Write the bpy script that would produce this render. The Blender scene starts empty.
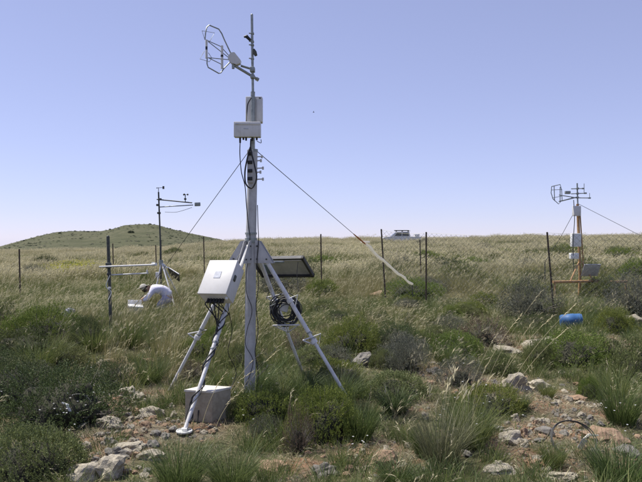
import bpy, math, random
import numpy as np
from mathutils import Vector, Matrix, Euler

random.seed(7)
rng = np.random.default_rng(11)
R = math.radians
sc = bpy.context.scene
col = sc.collection

# ------------------------------------------------------------------ camera
F = 630.0
CAMZ = 1.6
cam_d = bpy.data.cameras.new("camera")
cam_d.sensor_width = 36.0
cam_d.lens = F / 642.0 * 36.0
cam_d.clip_start = 0.05
cam_d.clip_end = 5000
cam = bpy.data.objects.new("camera", cam_d)
cam.location = (0, 0, CAMZ)
cam.rotation_euler = (R(90) - math.atan(4.0 / F), 0, 0)
col.objects.link(cam)
sc.camera = cam

# ------------------------------------------------------------------ world, sun, exposure
SUN = Vector((-0.42, 0.20, 0.90)).normalized()
elev = math.asin(SUN.z)
azim = math.atan2(SUN.x, SUN.y)
w = bpy.data.worlds.new("World")
sc.world = w
w.use_nodes = True
nt = w.node_tree
nt.nodes.clear()
sky = nt.nodes.new("ShaderNodeTexSky")
sky.sky_type = 'NISHITA'
sky.sun_disc = False
sky.sun_elevation = elev
sky.sun_rotation = azim
sky.air_density = 0.9
sky.dust_density = 0.1
sky.ozone_density = 3.0
sky.altitude = 1000
tint = nt.nodes.new("ShaderNodeMix")
tint.data_type = 'RGBA'
tint.blend_type = 'MULTIPLY'
tint.inputs[0].default_value = 1.0
tint.inputs[7].default_value = (1.1 / 8, .93 / 8, 1.08 / 8, 1)
hs = nt.nodes.new("ShaderNodeHueSaturation")
hs.inputs['Saturation'].default_value = 0.80
bg = nt.nodes.new("ShaderNodeBackground")
bg.inputs['Strength'].default_value = 0.125
outw = nt.nodes.new("ShaderNodeOutputWorld")
nt.links.new(sky.outputs[0], hs.inputs['Color'])
nt.links.new(hs.outputs[0], tint.inputs[6])
gam = nt.nodes.new("ShaderNodeGamma")
gam.inputs['Gamma'].default_value = 0.6
gain = nt.nodes.new("ShaderNodeMix")
gain.data_type = 'RGBA'
gain.blend_type = 'MULTIPLY'
gain.inputs[0].default_value = 1.0
gain.inputs[7].default_value = (.645 * 8, .695 * 8, .835 * 8, 1)
nt.links.new(tint.outputs[2], gam.inputs['Color'])
nt.links.new(gam.outputs[0], gain.inputs[6])
nt.links.new(gain.outputs[2], bg.inputs[0])
nt.links.new(bg.outputs[0], outw.inputs[0])

sun_d = bpy.data.lights.new("sun", 'SUN')
sun_d.energy = 5.0
sun_d.angle = R(0.53)
sun_d.color = (1.0, 0.955, 0.87)
sun = bpy.data.objects.new("sun", sun_d)
sun.rotation_euler = SUN.to_track_quat('Z', 'Y').to_euler()
sun.location = (0, 0, 30)
col.objects.link(sun)

sc.view_settings.view_transform = 'Standard'
sc.view_settings.look = 'None'
sc.view_settings.exposure = 0.28
sc.view_settings.gamma = 1.0
sc.cycles.max_bounces = 6
sc.cycles.transparent_max_bounces = 6

# ------------------------------------------------------------------ materials
def mat(name, c1, c2=None, scale=20.0, rough=0.7, bump=0.0, metal=0.0, spec=0.4, detail=6, bscale=None, transl=0.0,
        island=0.0, obj_rand=0.0, hue=0.0):
    """Two noise-mixed base colours, optional bump, optional translucency, optional per-piece and per-object variation."""
    m = bpy.data.materials.new(name)
    m.use_nodes = True
    n = m.node_tree
    n.nodes.clear()
    L = n.links.new
    out = n.nodes.new("ShaderNodeOutputMaterial")
    b = n.nodes.new("ShaderNodeBsdfPrincipled")
    b.inputs['Roughness'].default_value = rough
    b.inputs['Metallic'].default_value = metal
    b.inputs['Specular IOR Level'].default_value = spec
    c2 = c2 or tuple(x * 0.8 for x in c1)
    tc = n.nodes.new("ShaderNodeTexCoord")
    no = n.nodes.new("ShaderNodeTexNoise")
    no.inputs['Scale'].default_value = scale
    no.inputs['Detail'].default_value = detail
    no.inputs['Roughness'].default_value = 0.65
    L(tc.outputs['Object'], no.inputs['Vector'])
    ramp = n.nodes.new("ShaderNodeValToRGB")
    ramp.color_ramp.elements[0].position = 0.36
    ramp.color_ramp.elements[0].color = (*c2, 1)
    ramp.color_ramp.elements[1].position = 0.62
    ramp.color_ramp.elements[1].color = (*c1, 1)
    L(no.outputs[0], ramp.inputs[0])
    cur = ramp.outputs[0]
    if island or obj_rand or hue:
        h = n.nodes.new("ShaderNodeHueSaturation")
        L(cur, h.inputs['Color'])
        geo = n.nodes.new("ShaderNodeNewGeometry")
        oi = n.nodes.new("ShaderNodeObjectInfo")
        def lin(sock, a, bb):
            mm = n.nodes.new("ShaderNodeMapRange")
            mm.inputs['To Min'].default_value = a
            mm.inputs['To Max'].default_value = bb
            L(sock, mm.inputs['Value'])
            return mm.outputs[0]
        v1 = lin(geo.outputs['Random Per Island'], 1 - island, 1 + island)
        v2 = lin(oi.outputs['Random'], 1 - obj_rand, 1 + obj_rand)
        mu = n.nodes.new("ShaderNodeMath"); mu.operation = 'MULTIPLY'
        L(v1, mu.inputs[0]); L(v2, mu.inputs[1])
        L(mu.outputs[0], h.inputs['Value'])
        if hue:
            ad = n.nodes.new("ShaderNodeMath"); ad.operation = 'MULTIPLY'
            L(geo.outputs['Random Per Island'], ad.inputs[0]); L(oi.outputs['Random'], ad.inputs[1])
            L(lin(ad.outputs[0], 0.5 + hue * 0.5, 0.5 - hue), h.inputs['Hue'])
        cur = h.outputs[0]
    L(cur, b.inputs['Base Color'])
    if bump:
        no2 = n.nodes.new("ShaderNodeTexNoise")
        no2.inputs['Scale'].default_value = bscale or scale * 2
        no2.inputs['Detail'].default_value = 8
        L(tc.outputs['Object'], no2.inputs['Vector'])
        bp = n.nodes.new("ShaderNodeBump")
        bp.inputs['Strength'].default_value = bump
        bp.inputs['Distance'].default_value = 0.02
        L(no2.outputs[0], bp.inputs['Height'])
        L(bp.outputs[0], b.inputs['Normal'])
    sh = b.outputs[0]
    if transl:
        t = n.nodes.new("ShaderNodeBsdfTranslucent")
        L(cur, t.inputs[0])
        mx = n.nodes.new("ShaderNodeMixShader")
        mx.inputs[0].default_value = transl
        L(b.outputs[0], mx.inputs[1]); L(t.outputs[0], mx.inputs[2])
        sh = mx.outputs[0]
    L(sh, out.inputs[0])
    return m

M = {}
M['mast'] = mat('weathered_white_mast', (.52, .515, .51), (.41, .405, .40), 9, .5, .05)
M['leg'] = mat('white_painted_tube', (.70, .69, .67), (.56, .55, .54), 11, .42, .05)
M['galv'] = mat('galvanised_steel', (.34, .36, .34), (.22, .24, .23), 30, .45, .06, metal=.5)
M['dkmetal'] = mat('dark_weathered_steel', (.10, .105, .09), (.06, .06, .055), 30, .6, .1, metal=.3)
M['box'] = mat('cream_white_enclosure_paint', (.60, .588, .57), (.56, .548, .53), 4, .45, .02)
M['boxgrey'] = mat('light_grey_plastic', (.66, .65, .63), (.58, .57, .55), 6, .45, .02)
M['label'] = mat('grey_label_print', (.50, .52, .57), (.36, .38, .43), 55, .4)
M['black'] = mat('black_cable_rubber', (.022, .022, .024), (.012, .012, .013), 20, .5)
M['darkgreen'] = mat('dark_green_box', (.05, .075, .06), (.035, .05, .04), 20, .5)
M['panelframe'] = mat('dark_panel_frame', (.055, .055, .06), (.035, .035, .04), 10, .4, metal=.4)
M['panelback'] = mat('panel_backsheet', (.42, .42, .40), (.30, .30, .29), 8, .5)
M['cell'] = mat('solar_cell_blue', (.02, .025, .07), (.015, .02, .05), 6, .12)
M['concrete'] = mat('grey_concrete', (.42, .37, .28), (.31, .27, .20), 16, .85, .3)
M['concrete_top'] = mat('pale_lid', (.66, .62, .54), (.52, .49, .42), 12, .7, .15)
M['rust'] = mat('rusty_post', (.12, .085, .055), (.065, .05, .035), 30, .8, .2)
M['wire'] = mat('fence_wire', (.23, .225, .17), (.17, .17, .13), 30, .5, metal=.4)
M['rope'] = mat('white_rope', (.88, .86, .80), (.80, .77, .68), 60, .8, .2, transl=.5)
M['orange'] = mat('orange_tape', (.62, .22, .07), (.50, .17, .05), 40, .7)
M['orangepaint'] = mat('ochre_painted_steel', (.44, .27, .12), (.30, .17, .075), 20, .5)
M['blue'] = mat('blue_plastic', (.055, .15, .33), (.04, .11, .26), 10, .5, spec=.3)
M['white'] = mat('white_plastic', (.75, .75, .72), (.66, .66, .62), 8, .5)
M['carpaint'] = mat('white_car_paint', (.72, .72, .70), (.62, .61, .58), 5, .3, spec=.6)
M['glass'] = mat('dark_window_glass', (.05, .06, .065), (.04, .05, .055), 3, .08, spec=.6)
M['rubber'] = mat('tyre_rubber', (.03, .03, .03), (.02, .02, .02), 20, .8)
M['shirt'] = mat('pale_lilac_shirt', (.74, .72, .80), (.60, .58, .70), 5, .85, .4, bscale=14)
M['trouser'] = mat('grey_trousers', (.40, .38, .46), (.31, .30, .37), 8, .9)
M['skin'] = mat('skin', (.48, .29, .20), (.42, .25, .17), 8, .55)
M['hat'] = mat('pale_cloth_hat', (.46, .44, .38), (.36, .34, .30), 20, .9, .3)
M['hair'] = mat('dark_hair', (.035, .025, .02), (.02, .015, .012), 40, .6)
M['rock'] = mat('lichen_limestone', (.46, .41, .32), (.27, .235, .175), 11, .9, .6, bscale=26, obj_rand=.22)
M['rocktan'] = mat('ochre_stone', (.42, .29, .19), (.28, .18, .115), 11, .9, .6, bscale=26, obj_rand=.2)
M['rockgrey'] = mat('dark_grey_stone', (.28, .26, .225), (.16, .145, .125), 11, .9, .6, bscale=26, obj_rand=.2)
M['lilac'] = mat('lilac_grey_stone', (.36, .36, .43), (.27, .27, .33), 11, .9, .3)
# plants
M['g_tall'] = mat('tall_grass_blades', (.18, .205, .064), (.092, .118, .034), 2.2, .55, spec=.3, transl=.38, island=.35, obj_rand=.25, hue=.06)
M['g_head'] = mat('pale_seed_heads', (.62, .555, .36), (.44, .395, .235), 6, .6, spec=.3, transl=.35, island=.3, obj_rand=.2)
M['g_straw'] = mat('straw_grass_blades', (.30, .275, .125), (.19, .18, .075), 2.2, .6, spec=.25, transl=.35, island=.3, obj_rand=.2, hue=.04)
M['g_green'] = mat('green_tuft_blades', (.175, .205, .068), (.095, .125, .038), 4, .5, spec=.35, transl=.35, island=.4, obj_rand=.25, hue=.05)
M['g_dark'] = mat('dark_tussock_blades', (.14, .18, .052), (.072, .10, .03), 4, .5, spec=.35, transl=.3, island=.4, obj_rand=.2, hue=.04)
M['g_grey'] = mat('grey_green_herb', (.215, .21, .11), (.125, .13, .065), 4, .6, transl=.25, island=.4, obj_rand=.25, hue=.04)
M['g_dry'] = mat('dry_straw', (.40, .34, .22), (.25, .20, .12), 5, .8, transl=.2, island=.4, obj_rand=.2)
M['yellow'] = mat('yellow_petals', (.42, .40, .05), (.30, .30, .04), 5, .6, transl=.3, island=.2)
M['petal'] = mat('white_petals', (.78, .78, .74), (.66, .66, .70), 5, .6, transl=.2)
M['s_dark'] = mat('dark_spiny_leaves', (.115, .14, .048), (.055, .075, .026), 3, .6, spec=.25, transl=.18, island=.5, hue=.04)
M['s_green'] = mat('moss_green_leaves', (.215, .25, .055), (.105, .14, .03), 2.5, .6, spec=.2, transl=.25, island=.4, hue=.04)
M['s_leafy'] = mat('light_olive_leaves', (.24, .255, .10), (.13, .15, .052), 2.5, .55, spec=.3, transl=.22, island=.4, hue=.03)
M['s_grey'] = mat('grey_thyme_leaves', (.165, .165, .12), (.10, .105, .07), 2.5, .7, transl=.15, island=.4, hue=.03)
M['s_brown'] = mat('withered_brown_leaves', (.19, .135, .085), (.10, .075, .045), 2.5, .8, transl=.15, island=.4)
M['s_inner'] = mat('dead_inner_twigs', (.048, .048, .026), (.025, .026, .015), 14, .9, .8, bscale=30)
M['twig'] = mat('grey_twig_bark', (.26, .23, .19), (.15, .13, .105), 12, .85, island=.4)
M['farbush'] = mat('distant_bush_leaves', (.05, .07, .03), (.035, .05, .022), 2, .8)

def grime(m, amount, colr):
    n = m.node_tree; L = n.links.new
    b = [k for k in n.nodes if k.type == 'BSDF_PRINCIPLED'][0]
    src = b.inputs['Base Color'].links[0].from_socket
    tc = n.nodes.new("ShaderNodeTexCoord"); mp = n.nodes.new("ShaderNodeMapping"); mp.inputs['Scale'].default_value = (30, 30, 5)
    no = n.nodes.new("ShaderNodeTexNoise"); no.inputs['Scale'].default_value = 1.4; no.inputs['Detail'].default_value = 9; no.inputs['Roughness'].default_value = .75
    L(tc.outputs['Object'], mp.inputs[0]); L(mp.outputs[0], no.inputs['Vector'])
    mr = n.nodes.new("ShaderNodeMapRange"); mr.inputs['From Min'].default_value = .52; mr.inputs['From Max'].default_value = .72; mr.inputs['To Max'].default_value = amount
    L(no.outputs[0], mr.inputs['Value'])
    mx = n.nodes.new("ShaderNodeMix"); mx.data_type = 'RGBA'; mx.inputs[7].default_value = (*colr, 1)
    L(mr.outputs[0], mx.inputs[0]); L(src, mx.inputs[6]); L(mx.outputs[2], b.inputs['Base Color'])
grime(M['mast'], .55, (.22, .20, .17)); grime(M['leg'], .6, (.25, .21, .16)); grime(M['box'], .22, (.36, .31, .24)); grime(M['boxgrey'], .4, (.28, .26, .22))
grime(M['blue'], .4, (.12, .14, .16)); grime(M['concrete_top'], .5, (.22, .2, .16)); grime(M['orangepaint'], .6, (.16, .10, .06)); grime(M['white'], .3, (.4, .35, .27))

# ------------------------------------------------------------------ mesh helpers
def setp(o, label=None, cat=None, group=None, kind=None):
    if label: o['label'] = label
    if cat: o['category'] = cat
    if group: o['group'] = group
    if kind: o['kind'] = kind
    return o

def mesh_np(name, V, Fq, mats, midx=None, smooth=False):
    me = bpy.data.meshes.new(name)
    V = np.asarray(V, dtype=np.float32); Fq = np.asarray(Fq, dtype=np.int32)
    k = Fq.shape[1]
    me.vertices.add(len(V)); me.vertices.foreach_set('co', V.ravel())
    me.loops.add(Fq.size); me.loops.foreach_set('vertex_index', Fq.ravel())
    me.polygons.add(len(Fq)); me.polygons.foreach_set('loop_start', np.arange(len(Fq), dtype=np.int32) * k)
    if midx is not None: me.polygons.foreach_set('material_index', np.asarray(midx, dtype=np.int32))
    for m in (mats if isinstance(mats, (list, tuple)) else [mats]): me.materials.append(m)
    me.update(calc_edges=True)
    if smooth: me.polygons.foreach_set('use_smooth', np.ones(len(Fq), dtype=bool))
    return me

class MB:
    def __init__(s): s.v = []; s.f = []
    def add(s, vs, fs):
        b = len(s.v); s.v += [tuple(v) for v in vs]; s.f += [tuple(b + i for i in f) for f in fs]; return s
    def box(s, c, size, mtx=None, bev=0.0):
        hx, hy, hz = size[0] / 2, size[1] / 2, size[2] / 2
        m = mtx or Matrix.Identity(3)
        c = Vector(c)
        if not bev:
            vs = [c + m @ Vector((x * hx, y * hy, z * hz)) for x in (-1, 1) for y in (-1, 1) for z in (-1, 1)]
            return s.add(vs, [(0, 1, 3, 2), (4, 6, 7, 5), (0, 4, 5, 1), (2, 3, 7, 6), (0, 2, 6, 4), (1, 5, 7, 3)])
        # chamfered box (rounded in plan and section)
        import bmesh
        bm = bmesh.new()
        bmesh.ops.create_cube(bm, size=1)
        for v in bm.verts: v.co = Vector((v.co.x * size[0], v.co.y * size[1], v.co.z * size[2]))
        bmesh.ops.bevel(bm, geom=bm.edges[:], offset=bev, segments=2, affect='EDGES', profile=.5)
        bm.verts.index_update()
        s.add([c + m @ v.co for v in bm.verts], [[v.index for v in f.verts] for f in bm.faces])
        bm.free()
        return s
    def tube(s, pts, r, n=8, cap=True):
        pts = [Vector(p) for p in pts]
        rs = r if isinstance(r, (list, tuple)) else [r] * len(pts)
        d0 = (pts[1] - pts[0]).normalized()
        up = Vector((0, 0, 1)) if abs(d0.z) < .9 else Vector((1, 0, 0))
        u = d0.cross(up).normalized()
        vs = []; fs = []
        for i, p in enumerate(pts):
            a = pts[max(i - 1, 0)]; b = pts[min(i + 1, len(pts) - 1)]
            d = (b - a).normalized()
            u = (u - d * u.dot(d)).normalized()
            v = d.cross(u)
            for k in range(n):
                t = 2 * math.pi * k / n
                vs.append(p + (u * math.cos(t) + v * math.sin(t)) * rs[i])
        for i in range(len(pts) - 1):
            for k in range(n):
                k2 = (k + 1) % n
                fs.append((i * n + k, i * n + k2, (i + 1) * n + k2, (i + 1) * n + k))
        if cap and n > 2:
            fs.append(tuple(range(n - 1, -1, -1)))
            fs.append(tuple((len(pts) - 1) * n + k for k in range(n)))
        return s.add(vs, fs)
    def ring(s, c, R0, r, mtx=None, n=32, m=8, jit=0.0, seed=0):
        rr = random.Random(seed)
        mt = mtx or Matrix.Identity(3); c = Vector(c)
        ph = rr.random() * 6
        vs = []; fs = []
        for i in range(n):
            a = 2 * math.pi * i / n
            Rr = R0 * (1 + jit * math.sin(2 * a + ph) + jit * .6 * math.sin(3 * a + 2 * ph))
            for j in range(m):
                b = 2 * math.pi * j / m
                vs.append(c + mt @ Vector(((Rr + r * math.cos(b)) * math.cos(a), (Rr + r * math.cos(b)) * math.sin(a), r * math.sin(b) + jit * R0 * math.sin(a + ph))))
        for i in range(n):
            for j in range(m):
                fs.append((i * m + j, ((i + 1) % n) * m + j, ((i + 1) % n) * m + (j + 1) % m, i * m + (j + 1) % m))
        return s.add(vs, fs)
    def ball(s, c, r, n=10, m=7, sc3=(1, 1, 1), mtx=None):
        mt = mtx or Matrix.Identity(3); c = Vector(c)
        vs = []; fs = []
        for i in range(m + 1):
            th = math.pi * i / m
            for j in range(n):
                a = 2 * math.pi * j / n
                vs.append(c + mt @ Vector((r * sc3[0] * math.sin(th) * math.cos(a), r * sc3[1] * math.sin(th) * math.sin(a), r * sc3[2] * math.cos(th))))
        for i in range(m):
            for j in range(n):
                fs.append((i * n + j, (i + 1) * n + j, (i + 1) * n + (j + 1) % n, i * n + (j + 1) % n))
        return s.add(vs, fs)
    def prism(s, prof, y0, y1, mtx=None, c=(0, 0, 0)):
        """profile in local x,z extruded along local y"""
        mt = mtx or Matrix.Identity(3); c = Vector(c); n = len(prof)
        vs = [c + mt @ Vector((x, y0, z)) for x, z in prof] + [c + mt @ Vector((x, y1, z)) for x, z in prof]
        fs = [tuple(range(n)), tuple(range(2 * n - 1, n - 1, -1))] + [(i, i + n, (i + 1) % n + n, (i + 1) % n) for i in range(n)]
        return s.add(vs, fs)
    def build(s, name, m, parent=None, smooth=False, org=None):
        me = bpy.data.meshes.new(name)
        o0 = Vector(org) if org is not None else Vector((0, 0, 0))
        if parent is not None: o0 = o0  # parents carry identity rotation; offset below
        base = parent.get('_b') if parent is not None else None
        off = Vector(base) if base is not None else Vector((0, 0, 0))
        me.from_pydata([tuple(Vector(v) - off - (o0 if parent is None else Vector((0, 0, 0)))) for v in s.v], [], s.f)
        me.materials.append(m)
        me.update()
        if smooth:
            me.polygons.foreach_set('use_smooth', [True] * len(me.polygons))
            try: me.set_sharp_from_angle(angle=R(40))
            except Exception: pass
        o = bpy.data.objects.new(name, me); col.objects.link(o)
        if parent is None: o.location = o0
        else: o.parent = parent
        return o

BASES = {}
def thing(name, loc, label, cat, group=None):
    o = bpy.data.objects.new(name, None); col.objects.link(o)
    o.location = loc; o.empty_display_size = .1
    setp(o, label, cat, group)
    BASES[o.name] = Vector(loc)
    return o

def part(mb, name, m, parent, smooth=True, sub=None):
    """mb in WORLD coordinates; parent is a thing (Empty) or a part of one (sub = that thing)."""
    root = sub or parent
    off = BASES[root.name]
    me = bpy.data.meshes.new(name)
    me.from_pydata([tuple(Vector(v) - off) for v in mb.v], [], mb.f)
    me.materials.append(m); me.update()
    if smooth:
        me.polygons.foreach_set('use_smooth', [True] * len(me.polygons))
        try: me.set_sharp_from_angle(angle=R(40))
        except Exception: pass
    o = bpy.data.objects.new(name, me); col.objects.link(o); o.parent = parent
    return o

def single(mb, name, m, label, cat, group=None, kind=None, org=None, smooth=True):
    org = Vector(org) if org is not None else Vector(mb.v[0])
    me = bpy.data.meshes.new(name)
    me.from_pydata([tuple(Vector(v) - org) for v in mb.v], [], mb.f)
    me.materials.append(m); me.update()
    if smooth:
        me.polygons.foreach_set('use_smooth', [True] * len(me.polygons))
        try: me.set_sharp_from_angle(angle=R(40))
        except Exception: pass
    o = bpy.data.objects.new(name, me); col.objects.link(o); o.location = org
    return setp(o, label, cat, group, kind)

# ------------------------------------------------------------------ terrain
def vnoise(x, y, seed=0):
    x = np.asarray(x, float); y = np.asarray(y, float)
    xi = np.floor(x).astype(np.int64); yi = np.floor(y).astype(np.int64)
    fx = x - xi; fy = y - yi
    fx = fx * fx * (3 - 2 * fx); fy = fy * fy * (3 - 2 * fy)
    def h(a, b):
        n = (a * 374761393 + b * 668265263 + seed * 982451653) & 0x7fffffff
        n = (n ^ (n >> 13)) * 1274126177 & 0x7fffffff
        n = n ^ (n >> 16)
        return (n & 0xffff) / 65535.0
    return (h(xi, yi) * (1 - fx) + h(xi + 1, yi) * fx) * (1 - fy) + (h(xi, yi + 1) * (1 - fx) + h(xi + 1, yi + 1) * fx) * fy

def fbm(x, y, seed=0, o=4):
    a = 1.0; s = 0; t = 0
    for i in range(o):
        s = s + a * vnoise(np.asarray(x) * 2 ** i, np.asarray(y) * 2 ** i, seed + i); t += a; a *= .5
    return s / t

def sst(a, b, x):
    t = np.clip((x - a) / (b - a), 0, 1); return t * t * (3 - 2 * t)

GH = 0.42   # grass height on the far plain
U_CREST = np.array([-1.2, -.5, -.33, -.24, -.15, 0, .5, 1.2])
Y_CREST = np.array([252, 250.5, 249, 246.5, 241.5, 239.0, 236.3, 235.5])
U_HILL = np.array([-1.4, -.75, -.51, -.49, -.45, -.42, -.395, -.35, -.33, -.312, -.275, -.260, -.248, -.208, -.16, -.10, 0.1, 2])
Y_HILL = np.array([262, 252, 245.5, 242.5, 236.5, 232.6, 231.9, 232.2, 230.2, 226.6, 225.6, 226.2, 228.3, 233.8, 239.5, 249, 256, 256])

def height(x, y):
    x = np.asarray(x, float); y = np.asarray(y, float)
    d = np.hypot(x, y)
    u = np.where(y > .05, x / np.maximum(y, .05), np.where(x > 0, 1.2, -1.2))
    u = np.clip(u, -1.2, 1.2)
    yc = np.interp(u, U_CREST, Y_CREST)
    zc = CAMZ - (yc - 237) / F * 95 - GH
    near = np.clip(d, 0, 95)
    z = zc * sst(8, 95, near) - .28 * sst(-.2, -.5, u) * sst(9, 20, d) * (1 - sst(30, 90, d)) - 0.34 * np.exp(-((x - 10) / 8) ** 2 - ((y - 77) / 9) ** 2)
    # valley behind the crest, then the hill
    yh = np.interp(u, U_HILL, Y_HILL)
    zh = CAMZ - (yh - 237) / F * 330
    t = sst(108, 330, d)
    zv = zc - .010 * (d - 95) * (1 - t)
    z = np.where(d > 95, zv * (1 - t) + zh * t, z)
    z = np.where(d > 330, zh - (d - 330) * .05, z)
    z = z + (fbm(x / 60, y / 60, 40, 3) - .5) * 3.0 * sst(140, 260, d) * (1 - .75 * sst(290, 330, d)) * (d < 331)
    z = z + (fbm(x / 14, y / 14, 70, 3) - .5) * .45 * sst(25, 60, d) * (1 - sst(100, 140, d))
    amp = 1 - sst(30, 60, d)
    z = z + amp * ((fbm(x / 2.3, y / 2.3, 3, 3) - .5) * .16 + (fbm(x / .45, y / .45, 9, 3) - .5) * .06)
    return z

def hz(x, y): return float(height(np.array([x]), np.array([y]))[0])

def P(px, py, D): return Vector(((px - 321) / F * D, D, CAMZ + (237 - py) / F * D))
def G(px, py):
    """ground point whose picture is at px, py"""
    D = 4.0
    for k in range(600):
        p = P(px, py, D)
        if p.z <= hz(p.x, p.y): break
        D *= 1.01
    return Vector((p.x, p.y, hz(p.x, p.y)))

# bare, stony patches: px, py, half width px, D half range
BARE = [(118, 445, 45, .75), (122, 405, 30, .6), (112, 370, 28, .7), (190, 428, 40, .35), (372, 448, 48, .5), (300, 468, 40, .3),
        (452, 378, 30, .8), (560, 400, 52, .9), (560, 445, 80, .7), (500, 440, 30, .5), (640, 400, 25, .5), (525, 345, 45, .9),
        (150, 395, 28, .4), (410, 400, 20, .4), (620, 350, 30, 1.0), (425, 455, 20, .3), (480, 385, 35, .5)]
BW = []
for px, py, hw, hd in BARE:
    D = (CAMZ * F) / (py - 237)
    BW.append(((px - 321) / F * D, D, hw / F * D, hd))
def bare(x, y):
    m = np.zeros_like(np.asarray(x, float))
    for cx, cy, rx, ry in BW:
        q = ((x - cx) / rx) ** 2 + ((y - cy) / ry) ** 2
        m = np.maximum(m, np.exp(-q * .9))
    n = fbm(np.asarray(x) / .35, np.asarray(y) / .35, 21, 3)
    return np.clip(sst(.34, .62, m + (n - .5) * .7) + .0, 0, 1)

ang = np.concatenate([np.linspace(-36, 36, 430), np.linspace(38, 322, 72)])
rad = np.concatenate([np.linspace(.3, 3.4, 14), np.exp(np.linspace(math.log(3.5), math.log(95), 225)), np.exp(np.linspace(math.log(97), math.log(1400), 100))])
A, RR = np.meshgrid(np.radians(ang), rad, indexing='ij')
X = np.sin(A) * RR; Y = np.cos(A) * RR
Z = height(X, Y)
na, nr = A.shape
idx = np.arange(na * nr).reshape(na, nr)
i2 = np.roll(idx, -1, axis=0)
faces = np.stack([idx[:, :-1], i2[:, :-1], i2[:, 1:], idx[:, 1:]], -1).reshape(-1, 4)[:, ::-1]

def ground_material():
    m = bpy.data.materials.new('soil_and_sward'); m.use_nodes = True
    n = m.node_tree; n.nodes.clear(); L = n.links.new
    out = n.nodes.new("ShaderNodeOutputMaterial"); b = n.nodes.new("ShaderNodeBsdfPrincipled")
    b.inputs['Roughness'].default_value = .95; b.inputs['Specular IOR Level'].default_value = .1
    tc = n.nodes.new("ShaderNodeTexCoord")
    def noise(s, det=8, r=.6):
        k = n.nodes.new("ShaderNodeTexNoise"); k.inputs['Scale'].default_value = s; k.inputs['Detail'].default_value = det
        k.inputs['Roughness'].default_value = r
        L(tc.outputs['Object'], k.inputs['Vector']); return k.outputs[0]
    def ramp(f, stops):
        r = n.nodes.new("ShaderNodeValToRGB"); e = r.color_ramp.elements
        while len(e) < len(stops): e.new(.5)
        for i, (p, c) in enumerate(stops): e[i].position = p; e[i].color = (*c, 1)
        L(f, r.inputs[0]); return r.outputs[0]
    def mix(f, a, c):
        k = n.nodes.new("ShaderNodeMix"); k.data_type = 'RGBA'; L(f, k.inputs[0]); L(a, k.inputs[6]); L(c, k.inputs[7]); return k.outputs[2]
    soil = mix(ramp(noise(2.2, 6), [(.42, (0, 0, 0)), (.56, (1, 1, 1))]), ramp(noise(16, 12, .75), [(.34, (.07, .05, .035)), (.46, (.21, .115, .07)), (.56, (.29, .165, .10)), (.68, (.33, .27, .20))]), ramp(noise(19, 12, .75), [(.34, (.055, .045, .033)), (.46, (.14, .115, .08)), (.56, (.21, .18, .13)), (.68, (.33, .30, .24))]))
    sward = ramp(noise(3, 10, .7), [(.3, (.045, .05, .025)), (.5, (.10, .095, .05)), (.7, (.19, .165, .09))])
    at = n.nodes.new("ShaderNodeAttribute"); at.attribute_name = 'bare'
    near = mix(at.outputs['Fac'], sward, soil)
    hillc = mix(ramp(noise(.03, 5, .6), [(.42, (0, 0, 0)), (.58, (1, 1, 1))]), ramp(noise(.22, 14, .85), [(.38, (.038, .044, .022)), (.5, (.075, .08, .04)), (.62, (.125, .118, .068))]), ramp(noise(.3, 14, .85), [(.38, (.052, .056, .03)), (.5, (.092, .094, .052)), (.62, (.16, .145, .09))]))
    fa = n.nodes.new("ShaderNodeAttribute"); fa.attribute_name = 'far'
    c = mix(fa.outputs['Fac'], near, hillc)
    L(c, b.inputs['Base Color'])
    bp = n.nodes.new("ShaderNodeBump"); bp.inputs['Strength'].default_value = .9; bp.inputs['Distance'].default_value = .03
    L(noise(22, 10, .7), bp.inputs['Height']); L(bp.outputs[0], b.inputs['Normal'])
    L(b.outputs[0], out.inputs[0]); return m

V = np.stack([X.ravel(), Y.ravel(), Z.ravel()], -1)
me = mesh_np('ground', V, faces, ground_material(), smooth=True)
a = me.attributes.new('bare', 'FLOAT', 'POINT'); a.data.foreach_set('value', (bare(X, Y).ravel() * (1 - sst(12, 20, RR.ravel()))).astype(np.float32))
a = me.attributes.new('far', 'FLOAT', 'POINT'); a.data.foreach_set('value', sst(90, 125, RR.ravel()).astype(np.float32))
ground = bpy.data.objects.new('ground', me); col.objects.link(ground); ground['kind'] = 'structure'

# ------------------------------------------------------------------ grass building blocks
def blades(n, spread, L0, L1, width, lean, arch, wind=(0, 0), nseg=4, seed=0, tipw=.15):
    g = np.random.default_rng(seed)
    a = g.uniform(0, 2 * np.pi, n); r = spread * np.sqrt(g.uniform(0, 1, n))
    root = np.stack([np.cos(a) * r, np.sin(a) * r, np.full(n, -.03)], -1)
    Ln = g.uniform(L0, L1, n)
    da = a + g.normal(0, .6, n)
    le = np.abs(g.normal(lean, lean * .5, n))
    d = np.stack([np.cos(da) * le, np.sin(da) * le, np.ones(n)], -1); d /= np.linalg.norm(d, axis=1)[:, None]
    ar = np.abs(g.normal(arch, arch * .5, n))
    bend = np.stack([np.cos(da) * ar + wind[0], np.sin(da) * ar + wind[1], -ar * .7 - .3 * np.hypot(*wind) * np.ones(n)], -1)
    t = np.linspace(0, 1, nseg + 1)
    C = root[:, None, :] + Ln[:, None, None] * (t[None, :, None] * d[:, None, :] + (t ** 2)[None, :, None] * bend[:, None, :])
    sa = g.uniform(0, 2 * np.pi, n)
    side = np.stack([np.cos(sa), np.sin(sa), np.zeros(n)], -1)
    wv = width * (1 - (1 - tipw) * t ** 1.5)
    off = side[:, None, :] * wv[None, :, None] / 2
    V = np.stack([C - off, C + off], 2)   # n, seg+1, 2, 3
    base = (np.arange(n) * (nseg + 1) * 2)[:, None]
    k = np.arange(nseg)[None, :] * 2
    f = np.stack([base + k, base + k + 1, base + k + 3, base + k + 2], -1).reshape(-1, 4)
    return V.reshape(-1, 3), f, C, Ln

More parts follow.
